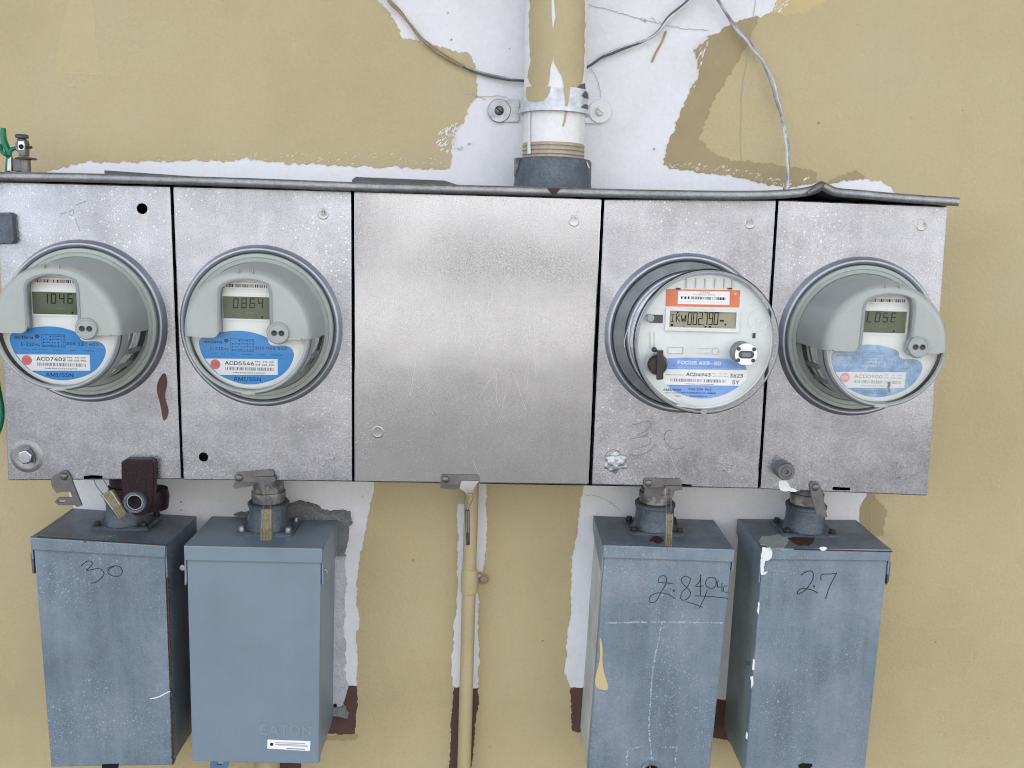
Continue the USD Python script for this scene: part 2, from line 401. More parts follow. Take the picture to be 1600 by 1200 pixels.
shade('chalk', (.43, .49, .54), .8, var=.2, vscale=200, fine=.5, fscale=700)
shade('crack', (.42, .385, .33), .9)
clear('clear_cover', (.985, .987, .985), .02, 1.22)
clear('grey_cover', (.80, .82, .82), .03)

# ------------------------------------------------------------------ ground and wall
gm = trimesh.creation.box(extents=(160, 160, .2)); gm.apply_translation((0, 0, -.1))
part('ground', gm, 'asphalt', smooth=False, kind='structure')

ob = thing('building', 'pale sunlit building across the yard facing the meter wall', 'building', (5, -10, 0))
o1 = trimesh.creation.box(extents=(22, 5, 5.2)); o1.apply_translation((6, -12.5, 2.6))
part('facade', o1, 'pale_stucco', ob, smooth=False)
o2 = trimesh.creation.box(extents=(22.6, 5.6, .3)); o2.apply_translation((6, -12.5, 5.36))
part('roof', o2, 'concrete', ob, smooth=False)
for x0, x1, z0, z1 in ((-3.2, -1.6, .95, 2.2), (-.9, 1.5, .92, 1.42), (3.4, 5.0, .95, 2.2), (6.4, 8.0, .95, 2.2), (9.6, 11.2, .95, 2.2)):
    w_ = part('window', block((x0, -10.04, z0), (x1, -9.96, z1), .01), 'dark_steel', ob, smooth=False)
    part('pane', block((x0 + .06, -9.955, z0 + .06), (x1 - .06, -9.945, z1 - .06), .002), 'black_plastic', w_, smooth=False)
part('door', block((2.0, -10.04, .02), (2.95, -9.95, 2.1), .01), 'brown_paint', ob, smooth=False)
ev = thing('roof_eave', 'overhanging roof eave shading the wall above the meter cabinet', 'roof', (0, 0, 2.9))
e1 = trimesh.creation.box(extents=(9, .9, .04)); e1.apply_translation((0, -.452, 2.92)); e2 = trimesh.creation.box(extents=(9, .05, .24)); e2.apply_translation((0, -.93, 3.0)); e3 = trimesh.creation.box(extents=(9, 1.2, .12)); e3.apply_translation((0, -.37, 3.2))
part('soffit', e1, 'white_paint', ev, smooth=False); part('fascia', e2, 'white_paint', ev, smooth=False); part('roof_slab', e3, 'concrete', ev, smooth=False)
wall = thing('stucco_wall', 'tan painted stucco wall with bare white patches behind the meter cabinet', 'wall', (0, 0, 0))
wm = trimesh.creation.box(extents=(9, .25, 4.2)); wm.apply_translation((0, .125, 2.1))
part('wall_body', wm, 'white_wall', wall, smooth=False)
WH = [
    [(588, -80), (590, 0), (600, 14), (620, 36), (628, 57), (662, 66), (700, 76), (735, 86), (746, 104), (745, 150), (735, 166), (726, 190), (712, 200), (706, 226), (703, 262), (690, 266), (640, 262), (560, 261), (520, 258), (440, 256), (385, 248), (365, 252), (260, 251), (200, 254), (127, 254), (100, 262), (75, 268), (60, 300), (60, 420), (1420, 430), (1410, 320), (1393, 296), (1378, 283), (1342, 280), (1310, 284), (1290, 287), (1271, 288), (1247, 290), (1232, 295), (1215, 290), (1193, 286), (1166, 279), (1130, 272), (1085, 268), (1050, 265), (1037, 258), (1039, 236), (1050, 210), (1063, 175), (1081, 136), (1094, 114), (1085, 79), (1107, 57), (1151, 35), (1194, 24), (1207, 17), (1214, 0), (1222, -80)],
    [(106, 700), (106, 766), (115, 798), (125, 900), (300, 940), (500, 1071), (558, 1071), (559, 1027), (557, 990), (562, 968), (556.6, 940), (558, 915), (560, 880), (563, 865), (570, 836), (578, 790), (585, 757), (586, 700)],
    [(912, 700), (911, 759), (908, 783), (904, 820), (899, 846), (893, 880), (892, 960), (887, 982), (882.5, 1047), (890, 1073), (1000, 1080), (1122, 1093), (1165, 1093), (1200, 1000), (1300, 900), (1344, 840), (1344.6, 792), (1354, 774), (1356, 700)],
    [(715, 787), (736, 787), (736, 1073), (708, 1072), (705.5, 1051), (705.5, 1020), (709, 1013), (708, 978), (714, 950), (715, 920)],
    [(735, 740), (760, 740), (760, 757), (761, 825), (758, 873), (752.5, 896), (747, 905), (745, 920), (749, 935), (747, 975), (748, 1010), (749, 1030), (747, 1055), (747, 1074), (735, 1075)]]
BR = [
    [(500, 1071), (558, 1071), (559, 1093), (555.5, 1147), (500, 1147)],
    [(890, 1073), (916, 1074), (935, 1150), (894, 1141), (892, 1100)],
    [(1090, 1093), (1165, 1093), (1200, 1260), (1176, 1230), (1147, 1164), (1138, 1156), (1120, 1153), (1090, 1153)],
    [(709, 1074), (736, 1074), (736, 1260), (700, 1260), (703, 1180), (706, 1110)],
    [(735, 1075), (748, 1074), (748, 1100), (744, 1120), (741, 1170), (737, 1200), (734, 1260)],
    [(425, 1186), (470, 1186), (470, 1250), (425, 1250)]]
whites = unary_union([pol(XZ(ragged(w, 2.6 if i < 1 else 1.6, seed=i))) for i, w in enumerate(WH)])
browns = unary_union([pol(XZ(ragged(w, 1.6, seed=20 + i))) for i, w in enumerate(BR)])
tan = sbox(-4.4, .02, 4.4, 4.1).difference(whites).difference(browns)
part('tan_coat', sheet(tan, 0, .0006), 'tan_paint', wall, smooth=False)
for b in polys(browns): part('brown_coat', sheet(b.difference(whites), 0, .0005), 'brown_paint', wall, smooth=False)
OLD = [
    [(1194, 10), (1181, 39), (1164, 79), (1142, 114), (1120, 149), (1102, 188), (1094, 219), (1111, 238), (1142, 249), (1194, 255), (1240, 260), (1275, 268), (1275, 300), (1232, 310), (1020, 275), (1020, 200), (1060, 130), (1075, 70), (1150, 10)],
    [(1284, 290), (1312, 275), (1337, 268), (1351, 276), (1340, 292)],
    [(1344, 765), (1361, 765), (1384, 800), (1380, 838), (1362, 842), (1362, 870), (1340, 870)],
    [(560, 1147), (556, 1156), (505, 1156), (505, 1147)]]
for i, o in enumerate(OLD):
    part('old_coat', sheet(pol(XZ(ragged(o, 3.0, seed=40 + i))).intersection(tan), -.0006, .0003), 'tan_old', wall, smooth=False)
part('fresh_coat', sheet(pol(XZ(ragged([(1214, -60), (1208, 16), (1228, 24), (1262, 20), (1290, 6), (1300, -60)], 5, seed=60))).intersection(tan), -.0006, .0003), 'tan_fresh', wall, smooth=False)
part('fresh_coat', sheet(pol(XZ([(110, -60), (108, 0), (95, 50), (88, 90), (87, 115), (120, 116), (160, 119), (150, 60), (146, 0), (146, -60)])).intersection(tan), -.0006, .0002), 'tan_light', wall, smooth=False)


def flecks(region, n, ang, ln, seed, w=(.5, 1.4)):
    r = random.Random(seed); g = pol(region); x0, y0, x1, y1 = g.bounds; out = []
    while len(out) < n:
        x, y = r.uniform(x0, x1), r.uniform(y0, y1)
        if not g.contains(Point(x, y)): continue
        L, W, a = r.uniform(*ln), r.uniform(*w), ang + r.uniform(-.35, .35)
        q = np.array([(-.5, -.1), (-.3, -.5), (.1, -.45), (.5, -.15), (.45, .3), (0, .5), (-.4, .4)]) * (L, W)
        out.append(pol(XZ([(x + u * math.cos(a) - v * math.sin(a), y + u * math.sin(a) + v * math.cos(a)) for u, v in q])))
    return unary_union(out)


fl = unary_union([
    flecks([(684, 205), (716, 192), (712, 240), (694, 236), (680, 228)], 60, -.9, (3, 9), 1, (.8, 2.2)),
    flecks([(430, 240), (560, 236), (700, 246), (700, 262), (560, 259), (430, 253)], 46, -.5, (1, 5), 2),
    flecks([(200, 244), (430, 236), (430, 252), (200, 251)], 26, -.4, (1, 4), 3, (.4, .9)),
    flecks([(1076, 62), (1112, 52), (1098, 90), (1088, 132), (1076, 150), (1084, 110)], 46, -1.0, (3, 8), 4, (.6, 1.8)),
    flecks([(1040, 254), (1050, 262), (1130, 268), (1193, 283), (1232, 293), (1271, 286), (1271, 276), (1232, 282), (1193, 273), (1130, 258)], 75, -.6, (2, 7), 5, (.4, 1.3)),
    flecks([(1205, 0), (1235, 0), (1222, 22), (1204, 22)], 26, -.9, (2, 6), 6, (.6, 1.6))])
part('paint_flecks', sheet(fl, -.0009, .0003), 'white_paint', wall, smooth=False, kind='stuff')
ck = [[(1181, 0), (1177, 40), (1166, 90), (1158, 150), (1157, 200), (1158, 262)], [(918, 8), (960, 18), (1010, 32), (1060, 44), (1105, 47)], [(1014, 30), (1020, 28), (1024, 33)],
      [(907, 770), (935, 776), (958, 786), (968, 798)], [(1361, 768), (1361, 842)], [(925, 108), (935, 130), (939, 152)], [(722, 146), (750, 150), (790, 152)], [(745, 150), (760, 156)]]
def jag(c, seed):
    p = np.array(c, float); d = np.r_[0, np.cumsum(np.linalg.norm(np.diff(p, axis=0), axis=1))]; u = np.linspace(0, d[-1], max(4, int(d[-1] / 3))); r = np.random.default_rng(seed)
    q = np.column_stack([np.interp(u, d, p[:, k]) for k in (0, 1)]) + r.normal(size=(len(u), 2)) * .7
    return q + 2.2 * (np.column_stack([vnoise(np.column_stack([u / 13, u * 0 + k, u * 0 + seed])) for k in (0, 1)]) - .5)


for i, c in enumerate(ck):
    part('crack', sheet(LineString(XZ(jag(c, i))).buffer(.00026), -.0009, .0003), 'crack', wall, smooth=False)
sc = sheet(stroke(XZ([(1040, 50), (1034, 66), (1026, 80), (1019, 96)]), .0028), -.0001, .0012)
part('scar', sc, 'tan_old', wall, smooth=False)


def blob(c, r, d, mat, name, parent, squash=.6, seed=0, smooth=True):
    m = trimesh.creation.icosphere(subdivisions=3); v = m.vertices
    k = .72 + .56 * np.array(vnoise(v * 2.2 + seed, seed)); m.vertices = v * k[:, None] * [r, d, r * squash] + c
    return part(name, m, mat, parent, smooth=smooth)


for i, (x, y, r) in enumerate([(718, 231, .0035), (733, 224, .002), (1005, 30, .003)]):
    blob(P(x, y), r, .0035, 'white_wall', 'paint_lump', wall, .8, i)
part('hole', [sheet(disc(P(x, y)[[0, 2]], r, 12), -.0006, .0004) for x, y, r in [(1022, 233, .0016), (700, 20, .0012), (796, 76, .0010), (283, 797, .0014), (283, 784, .0016), (1008, 33, .0016), (567, 775, .001)]], 'crack', wall, smooth=False, kind='stuff')
# grey mortar smeared between the painted box and the wall
z8, z6 = zoom(270, 690, 4.444), zoom(270, 940, 4.571)
mo = z8([(400, 490), (560, 478), (830, 420), (900, 405), (1000, 430), (1060, 478), (1240, 480), (1250, 560), (1218, 620), (1215, 700), (1195, 760), (1202, 900), (1208, 1000), (1195, 1100)]) + z6([(1232, 100), (1220, 200), (1238, 300), (1235, 380), (1228, 480), (1246, 600), (1240, 690), (1215, 715), (1256, 790), (1240, 815), (1190, 800), (1135, 815)]) + [(480, 1100), (480, 820), (380, 810)]
g = pol(XZ(ragged(mo, 2.2, seed=70)))
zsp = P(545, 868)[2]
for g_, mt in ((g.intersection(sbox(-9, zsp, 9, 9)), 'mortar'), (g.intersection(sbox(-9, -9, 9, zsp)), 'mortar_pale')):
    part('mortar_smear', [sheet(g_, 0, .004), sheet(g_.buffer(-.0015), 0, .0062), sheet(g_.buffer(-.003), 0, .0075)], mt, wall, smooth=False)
part('hole', sheet(disc(P(525, 1098)[[0, 2]], .0028, 16), -.0075, .0004), 'black', wall, smooth=False)
cu = z6([(1150, 790), (1215, 800), (1256, 812), (1250, 770), (1225, 730), (1150, 735)])
part('mortar_smear', [sheet(pol(XZ(cu)), -.002, .008)], 'mortar', wall, smooth=False)

# ------------------------------------------------------------------ meter cabinet
YP = -.12
cab = thing('meter_cabinet', 'wide galvanised steel meter cabinet of five cover panels with a rolled rain edge', 'meter cabinet', P(740, 520, 0))
RINGS = [((134, 503), 125.4), ((408.5, 510.5), 124), ((1069.5, 522), 121.3), ((1339, 527), 122)]
C, RR = [], []
for (cx, cyy), r in RINGS:
    C.append(np.array(P(cx, cyy, YP)[[0, 2]])); RR.append((P(cx, cyy - r, YP)[2] - P(cx, cyy + r, YP)[2]) / 2)
R0 = float(np.mean(RR))
panels = [[(-5, 283), (266, 290.5), (283, 749), (12, 751)], [(270, 290.5), (549, 298), (550.5, 752.5), (286, 750)], [(552.5, 298), (940.5, 310), (920, 757.5), (553, 753)], [(944, 310.5), (1213, 312), (1184.5, 764), (924.5, 757.5)], [(1216.5, 312), (1481, 322), (1449, 775), (1188, 764.5)]]
holes_px = {0: [(222, 326, 8.2)], 1: [(318, 714, 7.6)]}
slots = {0: zoom(0, 690, 4.444)([(582, 240), (640, 232), (712, 237), (712, 258), (650, 270), (582, 262)]), 3: [(1065, 756), (1081, 757), (1081, 761.5), (1065, 761)], 4: zoom(1130, 690, 4.614)([(790, 326), (915, 332), (914, 352), (788, 349)])}
body_xz = XZ([(-3, 284), (1479, 324), (1447, 773), (14, 749)], YP)
bb = Polygon(body_xz); ring = np.array(bb.exterior.coords)[:-1]
if not bb.exterior.is_ccw: ring = ring[::-1]
bm = cat([trimesh.Trimesh(np.vstack([np.column_stack([ring[:, 0], np.full(4, y), ring[:, 1]]) for y in (-.104, -.001)]), [t for i in range(4) for t in ((i, (i + 1) % 4, 4 + (i + 1) % 4), (i, 4 + (i + 1) % 4, 4 + i))], process=False), sheet(bb, -.0005, .004)])
part('cabinet_body', bm, 'dark_steel', cab, smooth=False)
for i, p in enumerate(panels):
    hs = []
    k = {0: 0, 1: 1, 3: 2, 4: 3}.get(i)
    if k is not None: hs.append(disc(C[k], R0 * .985, 96))
    for x, y, r in holes_px.get(i, []): hs.append(disc(P(x, y, YP)[[0, 2]], r * .00079, 24))
    if i in slots: hs.append(pol(XZ(slots[i], YP)))
    pn = part('cover_panel', plate(XZ(p, YP), YP, .03, .0016, hs, corner=.002), 'galvanised_smooth' if i == 2 else 'galvanised', cab, smooth=40)
    if k is not None:
        q = R0 / .0985
        prof = [(.1005, -.0002), (.0998, .0015), (.0986, .0048), (.0972, .0078), (.0955, .0092), (.0938, .0088), (.0920, .0070), (.0908, .005), (.0902, -.002), (.0902, -.022)]
        part('meter_collar', rev([(r * q, u) for r, u in prof], C[k], YP), 'galvanised_collar', pn, smooth=True)
# small pressed ring marks, bolts and scars on the panels
for x, y, r in [(505, 334, 8), (897, 345, 8), (1172, 349, 8), (1440, 352, 8), (590, 675, 9)]:
    c = P(x, y, YP)[[0, 2]]; r *= .00079
    part('pressed_mark', rev([(r * 1.1, 0), (r, .0003), (r * .86, .0003), (r * .76, .00012), (0, .00014)], c, YP, n=32), 'galvanised_smooth', cab, smooth=True)
for x, y in [(510, 712), (1138, 722), (1412, 733)]:
    ms = []
    for k in range(26):
        a = rng.uniform(0, 6.28); rr = rng.choice((.013, .0105, .006, .004)); d = rng.uniform(.15, .5)
        pts = [(P(x, y, YP)[0] + rr * math.cos(t), P(x, y, YP)[2] + rr * .95 * math.sin(t)) for t in np.linspace(a, a + d, 5)]
        ms.append(sheet(stroke(pts, .0007, False), YP + .0002, .0007))
    part('pressed_emblem', ms, 'scratch', cab, smooth=False, label='worn round emblem pressed into the panel')


def hexbolt(px, py, y, r, h, mat, parent, name='bolt', washer=None, slot=False):
    c = P(px, py, y)[[0, 2]]; out = []
    if washer: out.append(rev([(washer, 0), (washer, .0012), (washer * .93, .0017), (r * .8, .0017)], c, y, n=40))
    y2 = y - (.0015 if washer else 0)
    hx = Polygon([(c[0] + r * math.cos(a), c[1] + r * math.sin(a)) for a in np.arange(6) * math.pi / 3 + .3])
    out += [plate(list(hx.exterior.coords)[:-1], y2 - h, h, r * .18)]
    if slot: out.append(sheet(stroke([(c[0] - r * .7, c[1] - r * .5), (c[0] + r * .7, c[1] + r * .5)], r * .28, False), y2 - h, .0002))
    return part(name, out, mat, parent, smooth=30)


c = P(42, 713, YP)[[0, 2]]
part('bolt_dent', rev([(.021, 0), (.018, .001), (.015, .0018), (.011, .0004), (0, .0002)], c, YP, n=48), 'galvanised_rim', cab, smooth=True)
hexbolt(42, 713, YP - .0005, .0095, .006, 'zinc', cab)
part('dent_ridge', sheet(stroke(XZ([(47, 700), (53, 712), (55, 722)], YP), .003), YP, .0022), 'dark_steel', cab, smooth=False)
kc = P(1221, 731, YP)[[0, 2]]
kn = part('barrel_lock', rev([(.0115, 0), (.0115, .018), (.0105, .0195), (.0075, .0195), (.0075, .0185), (.0055, .0185), (.0055, .0195), (.003, .0195), (.003, .017), (0, .017)], kc, YP, n=40), 'dark_steel', cab, smooth=30)
blob(np.r_[P(962, 722, YP)[0], YP, P(962, 722, YP)[2]], .0135, .004, 'weld', 'weld_scar', cab, .95, 5)
part('dark_scuff', sheet(stroke(XZ([(945, 714), (950, 706), (962, 703), (970, 708)], YP), .0008), YP, .0002), 'dark_steel', cab, smooth=False)
part('paint_smear', sheet(pol(smooth_poly(XZ([(250, 590), (257, 583), (261, 592), (258, 620), (262, 650), (257, 657), (252, 640)], YP))), YP, .0004), 'brown_paint', cab, smooth=False, label='streak of brown paint down the panel beside the first meter')
part('paint_smear', sheet(pol(XZ(ragged([(1217, 752), (1228, 750), (1236, 762), (1250, 766), (1242, 769), (1218, 766)], 1.5), YP)), YP, .0004), 'white_paint', cab, smooth=False, label='white paint splash under the barrel lock')
z4 = zoom(540, 280, 2.45)
sc = [[(262, 405), (258, 480), (262, 580)], [(308, 425), (300, 500), (280, 560)], [(382, 445), (380, 490)], [(406, 440), (408, 530), (424, 630)], [(445, 540), (478, 440), (485, 500), (495, 640), (503, 682), (515, 640), (545, 500), (565, 435)], [(545, 460), (552, 530)], [(660, 675), (688, 640)], [(705, 555), (700, 720), (694, 808)], [(712, 615), (722, 690), (730, 750)], [(580, 930), (605, 850), (634, 735), (665, 810), (690, 880)], [(576, 740), (580, 860)], [(268, 700), (246, 830)], [(570, 735), (510, 840)], [(485, 1075), (510, 1130)], [(605, 640), (620, 590)]]
part('scratches', [sheet(stroke(XZ(z4(s), YP), .00026, len(s) > 2), YP, .0001) for s in sc], 'scratch', cab, smooth=False, kind='stuff')
z5 = zoom(920, 640, 5.333)
pen = [[(360, 128), (420, 115), (480, 97), (512, 105), (500, 150), (440, 195), (400, 210), (460, 218), (495, 200)], [(355, 240), (430, 230), (510, 240), (515, 270), (450, 310), (400, 325)], [(335, 375), (400, 382), (470, 365), (530, 320), (555, 290)], [(700, 180), (650, 180), (630, 230), (660, 300), (720, 330), (800, 310)]]
part('pencil_number', [sheet(stroke(XZ(z5(s), YP), .0007), YP, .00012) for s in pen], 'pencil', cab, smooth=False)
part('scratches', [sheet(stroke(XZ(z5(s), YP), w), YP, .0001) for s, w in (([(50, 130), (90, 108), (155, 97)], .0012), ([(620, 310), (670, 370), (710, 460), (735, 510)], .0006), ([(865, 485), (890, 560)], .0007), ([(165, 92), (235, 82)], .0004))], 'scratch', cab, smooth=False, kind='stuff')
part('scratches', [sheet(stroke(XZ(zoom(0, 170, 5)(s), YP), .0005), YP, .0001) for s in ([(595, 750), (680, 720)], [(470, 825), (520, 808)], [(590, 860), (625, 955)], [(540, 810), (570, 790), (575, 820), (550, 835), (538, 815)])], 'pencil', cab, smooth=False, kind='stuff')
bl = []
r = random.Random(11)
for path, n, wd in (([(296, 372), (312, 393), (340, 400), (380, 388), (430, 380), (480, 385), (520, 396), (546, 415)], 420, 7), ([(546, 500), (543, 560), (530, 600), (505, 622)], 160, 6), ([(480, 700), (545, 690), (520, 735)], 150, 14), ([(1440, 610), (1432, 660), (1400, 690)], 160, 14), ([(205, 318), (222, 345), (245, 330)], 60, 6), ([(940, 735), (985, 742)], 90, 6)):
    p = np.array(path, float); d = np.r_[0, np.cumsum(np.linalg.norm(np.diff(p, axis=0), axis=1))]
    for _ in range(n):
        u = r.uniform(0, d[-1]); bl.append((np.interp(u, d, p[:, 0]) + r.gauss(0, wd), np.interp(u, d, p[:, 1]) + r.gauss(0, wd * .7)))
for x0, x1, y0, y1 in ((0, 262, 288, 293), (275, 545, 292, 301), (557, 936, 302, 313), (948, 1210, 314, 316), (1220, 1476, 316, 325)):
    for _ in range(int((x1 - x0) * 1.2)):
        x = r.uniform(x0, x1); bl.append((x, y0 + (y1 - y0) * (x - x0) / (x1 - x0) + 3 + abs(r.gauss(0, 26))))
rings_ = [(c_, r_ + 1.5) for c_, r_ in RINGS] + [((222, 326), 11), ((318, 714), 10)]
gs = []
for x, y in bl:
    if any(math.hypot(x - c_[0], y - c_[1]) < r_ for c_, r_ in rings_) or not any(Polygon(p_).buffer(-3).contains(Point(x, y)) for p_ in panels): continue
    c_ = P(x, y, YP); w_, h_, a_ = r.uniform(.0002, .00055), r.uniform(.0004, .0011), r.uniform(-.5, .5)
    gs.append(Polygon([(c_[0] + u * math.cos(a_) - v * math.sin(a_), c_[2] + u * math.sin(a_) + v * math.cos(a_)) for u, v in ((-w_, 0), (0, -h_), (w_, 0), (0, h_))]))
v = np.array([q for g_ in gs for q in list(g_.exterior.coords)[:4]]); k = np.arange(len(gs))[:, None] * 4
part('oxide_bloom', trimesh.Trimesh(np.column_stack([v[:, 0], np.full(len(v), YP - .00015), v[:, 1]]), np.vstack([k + [0, 1, 2], k + [0, 2, 3]]), process=False), 'bloom', cab, smooth=False, kind='stuff')
# latch straps (hasps)
HY = YP - .0006


def hasp(name_pts, rivet, tab=None, hook=None, hole=None, mat='hasp_steel', hook_mat='dark_steel'):
    g = pol(smooth_poly(XZ(name_pts, HY), 4) if False else XZ(name_pts, HY)).buffer(-.0008).buffer(.0008)
    if hole: g = g.difference(pol(XZ(hole, HY)))
    h = part('hasp', sheet(g, HY, .0022), mat, cab, smooth=False)
    c = P(*rivet, HY)[[0, 2]]
    part('rivet', rev([(.0048, 0), (.0046, .0012), (.0034, .0024), (.0015, .003), (0, .0031)], c, HY - .0022, n=24), 'hasp_steel', h, smooth=True)
    if tab: part('lip', sheet(pol(XZ(tab, YP + .008)), YP + .010, .002), 'dark_steel', h, smooth=False)
    if hook: part('hook', sheet(pol(XZ(hook, HY - .006)), HY - .003, .003), hook_mat, h, smooth=False)
    return h


z7 = zoom(0, 690, 4.444); zc = zoom(640, 700, 4.8); zb3 = zoom(900, 690, 4.614); zb4 = zoom(1130, 690, 4.614)
hasp(z7([(360, 270), (372, 238), (430, 202), (468, 200), (495, 240), (575, 440), (542, 452), (525, 438), (410, 438), (385, 415), (410, 385), (510, 385), (492, 345), (440, 345), (400, 355), (365, 310)]), z7([(450, 238)])[0], hole=z7([(412, 402), (460, 402), (460, 420), (412, 420)]))
hasp(z8([(430, 232), (445, 212), (690, 191), (708, 215), (702, 258), (600, 250), (585, 278), (435, 275)]), z8([(465, 248)])[0], tab=z8([(435, 278), (590, 282), (540, 312), (430, 327), (416, 310)]), hook=z8([(585, 245), (712, 245), (712, 272), (650, 300), (640, 340), (615, 335), (612, 290), (585, 280)]))
hasp(zc([(232, 218), (242, 200), (505, 203), (527, 228), (525, 262), (395, 258), (385, 272), (235, 272)]), zc([(270, 232)])[0], tab=zc([(232, 276), (385, 276), (370, 302), (330, 314), (232, 302)]), hook=zc([(388, 246), (520, 248), (482, 300), (466, 348), (428, 356), (416, 330), (376, 302)]), hook_mat='steel')
hasp(zb3([(485, 280), (500, 262), (745, 265), (764, 287), (760, 318), (640, 314), (630, 328), (485, 325)]), zb3([(520, 295)])[0], tab=zb3([(500, 330), (640, 332), (600, 400), (490, 395)]), hook=zb3([(640, 318), (772, 324), (768, 348), (712, 356), (700, 400), (668, 405), (672, 350)]))
hasp(zb4([(620, 305), (640, 286), (685, 290), (700, 320), (748, 545), (668, 520), (642, 430)]), zb4([(660, 325)])[0])
# rolled rain edge along the top, torn and bent up near its right end
def rim(pts, r=.0054):
    q = np.array([P(x, y, YP - .016) for x, y in pts]); m = tube(q, r, 14)
    m.vertices[:, 1] = (m.vertices[:, 1] - (YP - .016)) * .8 + YP - .016
    return m
L1 = [(-60, 276), (60, 276.5), (260, 281.5), (420, 286.5), (549, 291.5), (700, 295.5), (860, 299.5), (1000, 303), (1130, 305), (1200, 304.5), (1250, 301), (1272, 296), (1283, 290)]
L2 = [(1280, 288.5), (1288, 292), (1300, 298), (1325, 302), (1370, 306), (1430, 311), (1497, 315.5)]
edge = part('rain_edge', [rim(L1)], 'galvanised_rim', cab, smooth=50)
part('rain_edge', [rim(L2, .0052)], 'galvanised_rim', cab, smooth=50, label='bent-up torn end of the rain edge')
tops = []
for L in (L1, L2):
    q = np.array([P(x, y, YP - .016) for x, y in L]); n = len(q)
    back = q.copy(); back[:, 1] = -.003; back[:, 2] = np.minimum(q[:, 2], np.interp(q[:, 0], [P(-60, 276, YP)[0], P(1497, 315.5, YP)[0]], [P(-60, 274, YP - .016)[2], P(1497, 315, YP - .016)[2]]) + .002) - .004
    und = back.copy(); und[:, 2] -= .003
    fr = q.copy(); fr[:, 1] += .002; fr[:, 2] += .002
    fu = q.copy(); fu[:, 1] += .002; fu[:, 2] -= .003
    v = np.vstack([fr, back, und, fu]); f = []
    for i in range(n - 1):
        for a, b in ((0, 1), (1, 2), (2, 3), (3, 0)):
            f += [(a * n + i, b * n + i, b * n + i + 1), (a * n + i, b * n + i + 1, a * n + i + 1)]
    tops.append(trimesh.Trimesh(v, f, process=False))
part('roof_sheet', tops, 'galvanised_rim', cab, smooth=False)
c = P(1272, 297, YP - .024)
part('torn_fold', tube([P(1262, 303, YP - .022), P(1272, 297, YP - .023), P(1281, 290, YP - .022), P(1287, 287, YP - .018)], [.0025, .0045, .0045, .002], 10), 'dark_steel', edge, smooth=50)
part('rust_stain', sheet(pol(XZ([(855, 294), (876, 294), (869, 303), (864, 305)], YP - .0225)), YP - .0212, .0004), 'rust', edge, smooth=False)
c = P(0, 356, YP - .004)
brk = pol(XZ([(-40, 333), (16, 332), (20, 336), (23, 376), (19, 381), (-40, 382)], YP - .006)).buffer(-.001).buffer(.001)
part('end_bracket', plate(list(brk.exterior.coords)[:-1], YP - .008, .008, .0015), 'cast_metal', cab, smooth=40)

# ------------------------------------------------------------------ electricity meters
UA, UB = .083, .108
z2 = zoom(260, 360, 4.0); zD = zoom(280, 520, 7.27); zL = zoom(320, 420, 11.43)
cA = np.array(P(385.6, 520, YP - UA)[[0, 2]])              # face centre of the second meter


def loc(z, pts, y): return [tuple(np.array(q) - cA) for q in XZ(z(pts), y)]
def mv(pts, c): return [(x + c[0], z + c[1]) for x, z in pts]


UP_ = UA - .013                                             # the nameplate stands behind the cover's front
YF, YN = YP - UA, YP - UP_
RF = (P(385.6, 520 - 99.5, YF)[2] - P(385.6, 520 + 99.5, YF)[2]) / 2
A = {'blue': loc(zD, [(225, 110), (240, 65), (275, 47), (985, 47), (1005, 60), (1012, 100), (1030, 130), (1060, 142), (1200, 146), (1268, 172), (1303, 235), (1292, 310), (1230, 420), (1120, 510), (980, 562), (820, 587), (680, 572), (540, 522), (440, 470), (330, 360), (270, 270), (235, 180)], YN),
     'sticker': loc(zD, [(292, 293), (1120, 298), (1120, 478), (458, 478), (370, 395)], YN)}


def rect(z, x0, y0, x1, y1, y):
    (a, b), (c_, d) = loc(z, [(x0, y0), (x1, y1)], y); return a, c_, d, b       # x0, x1, z0, z1


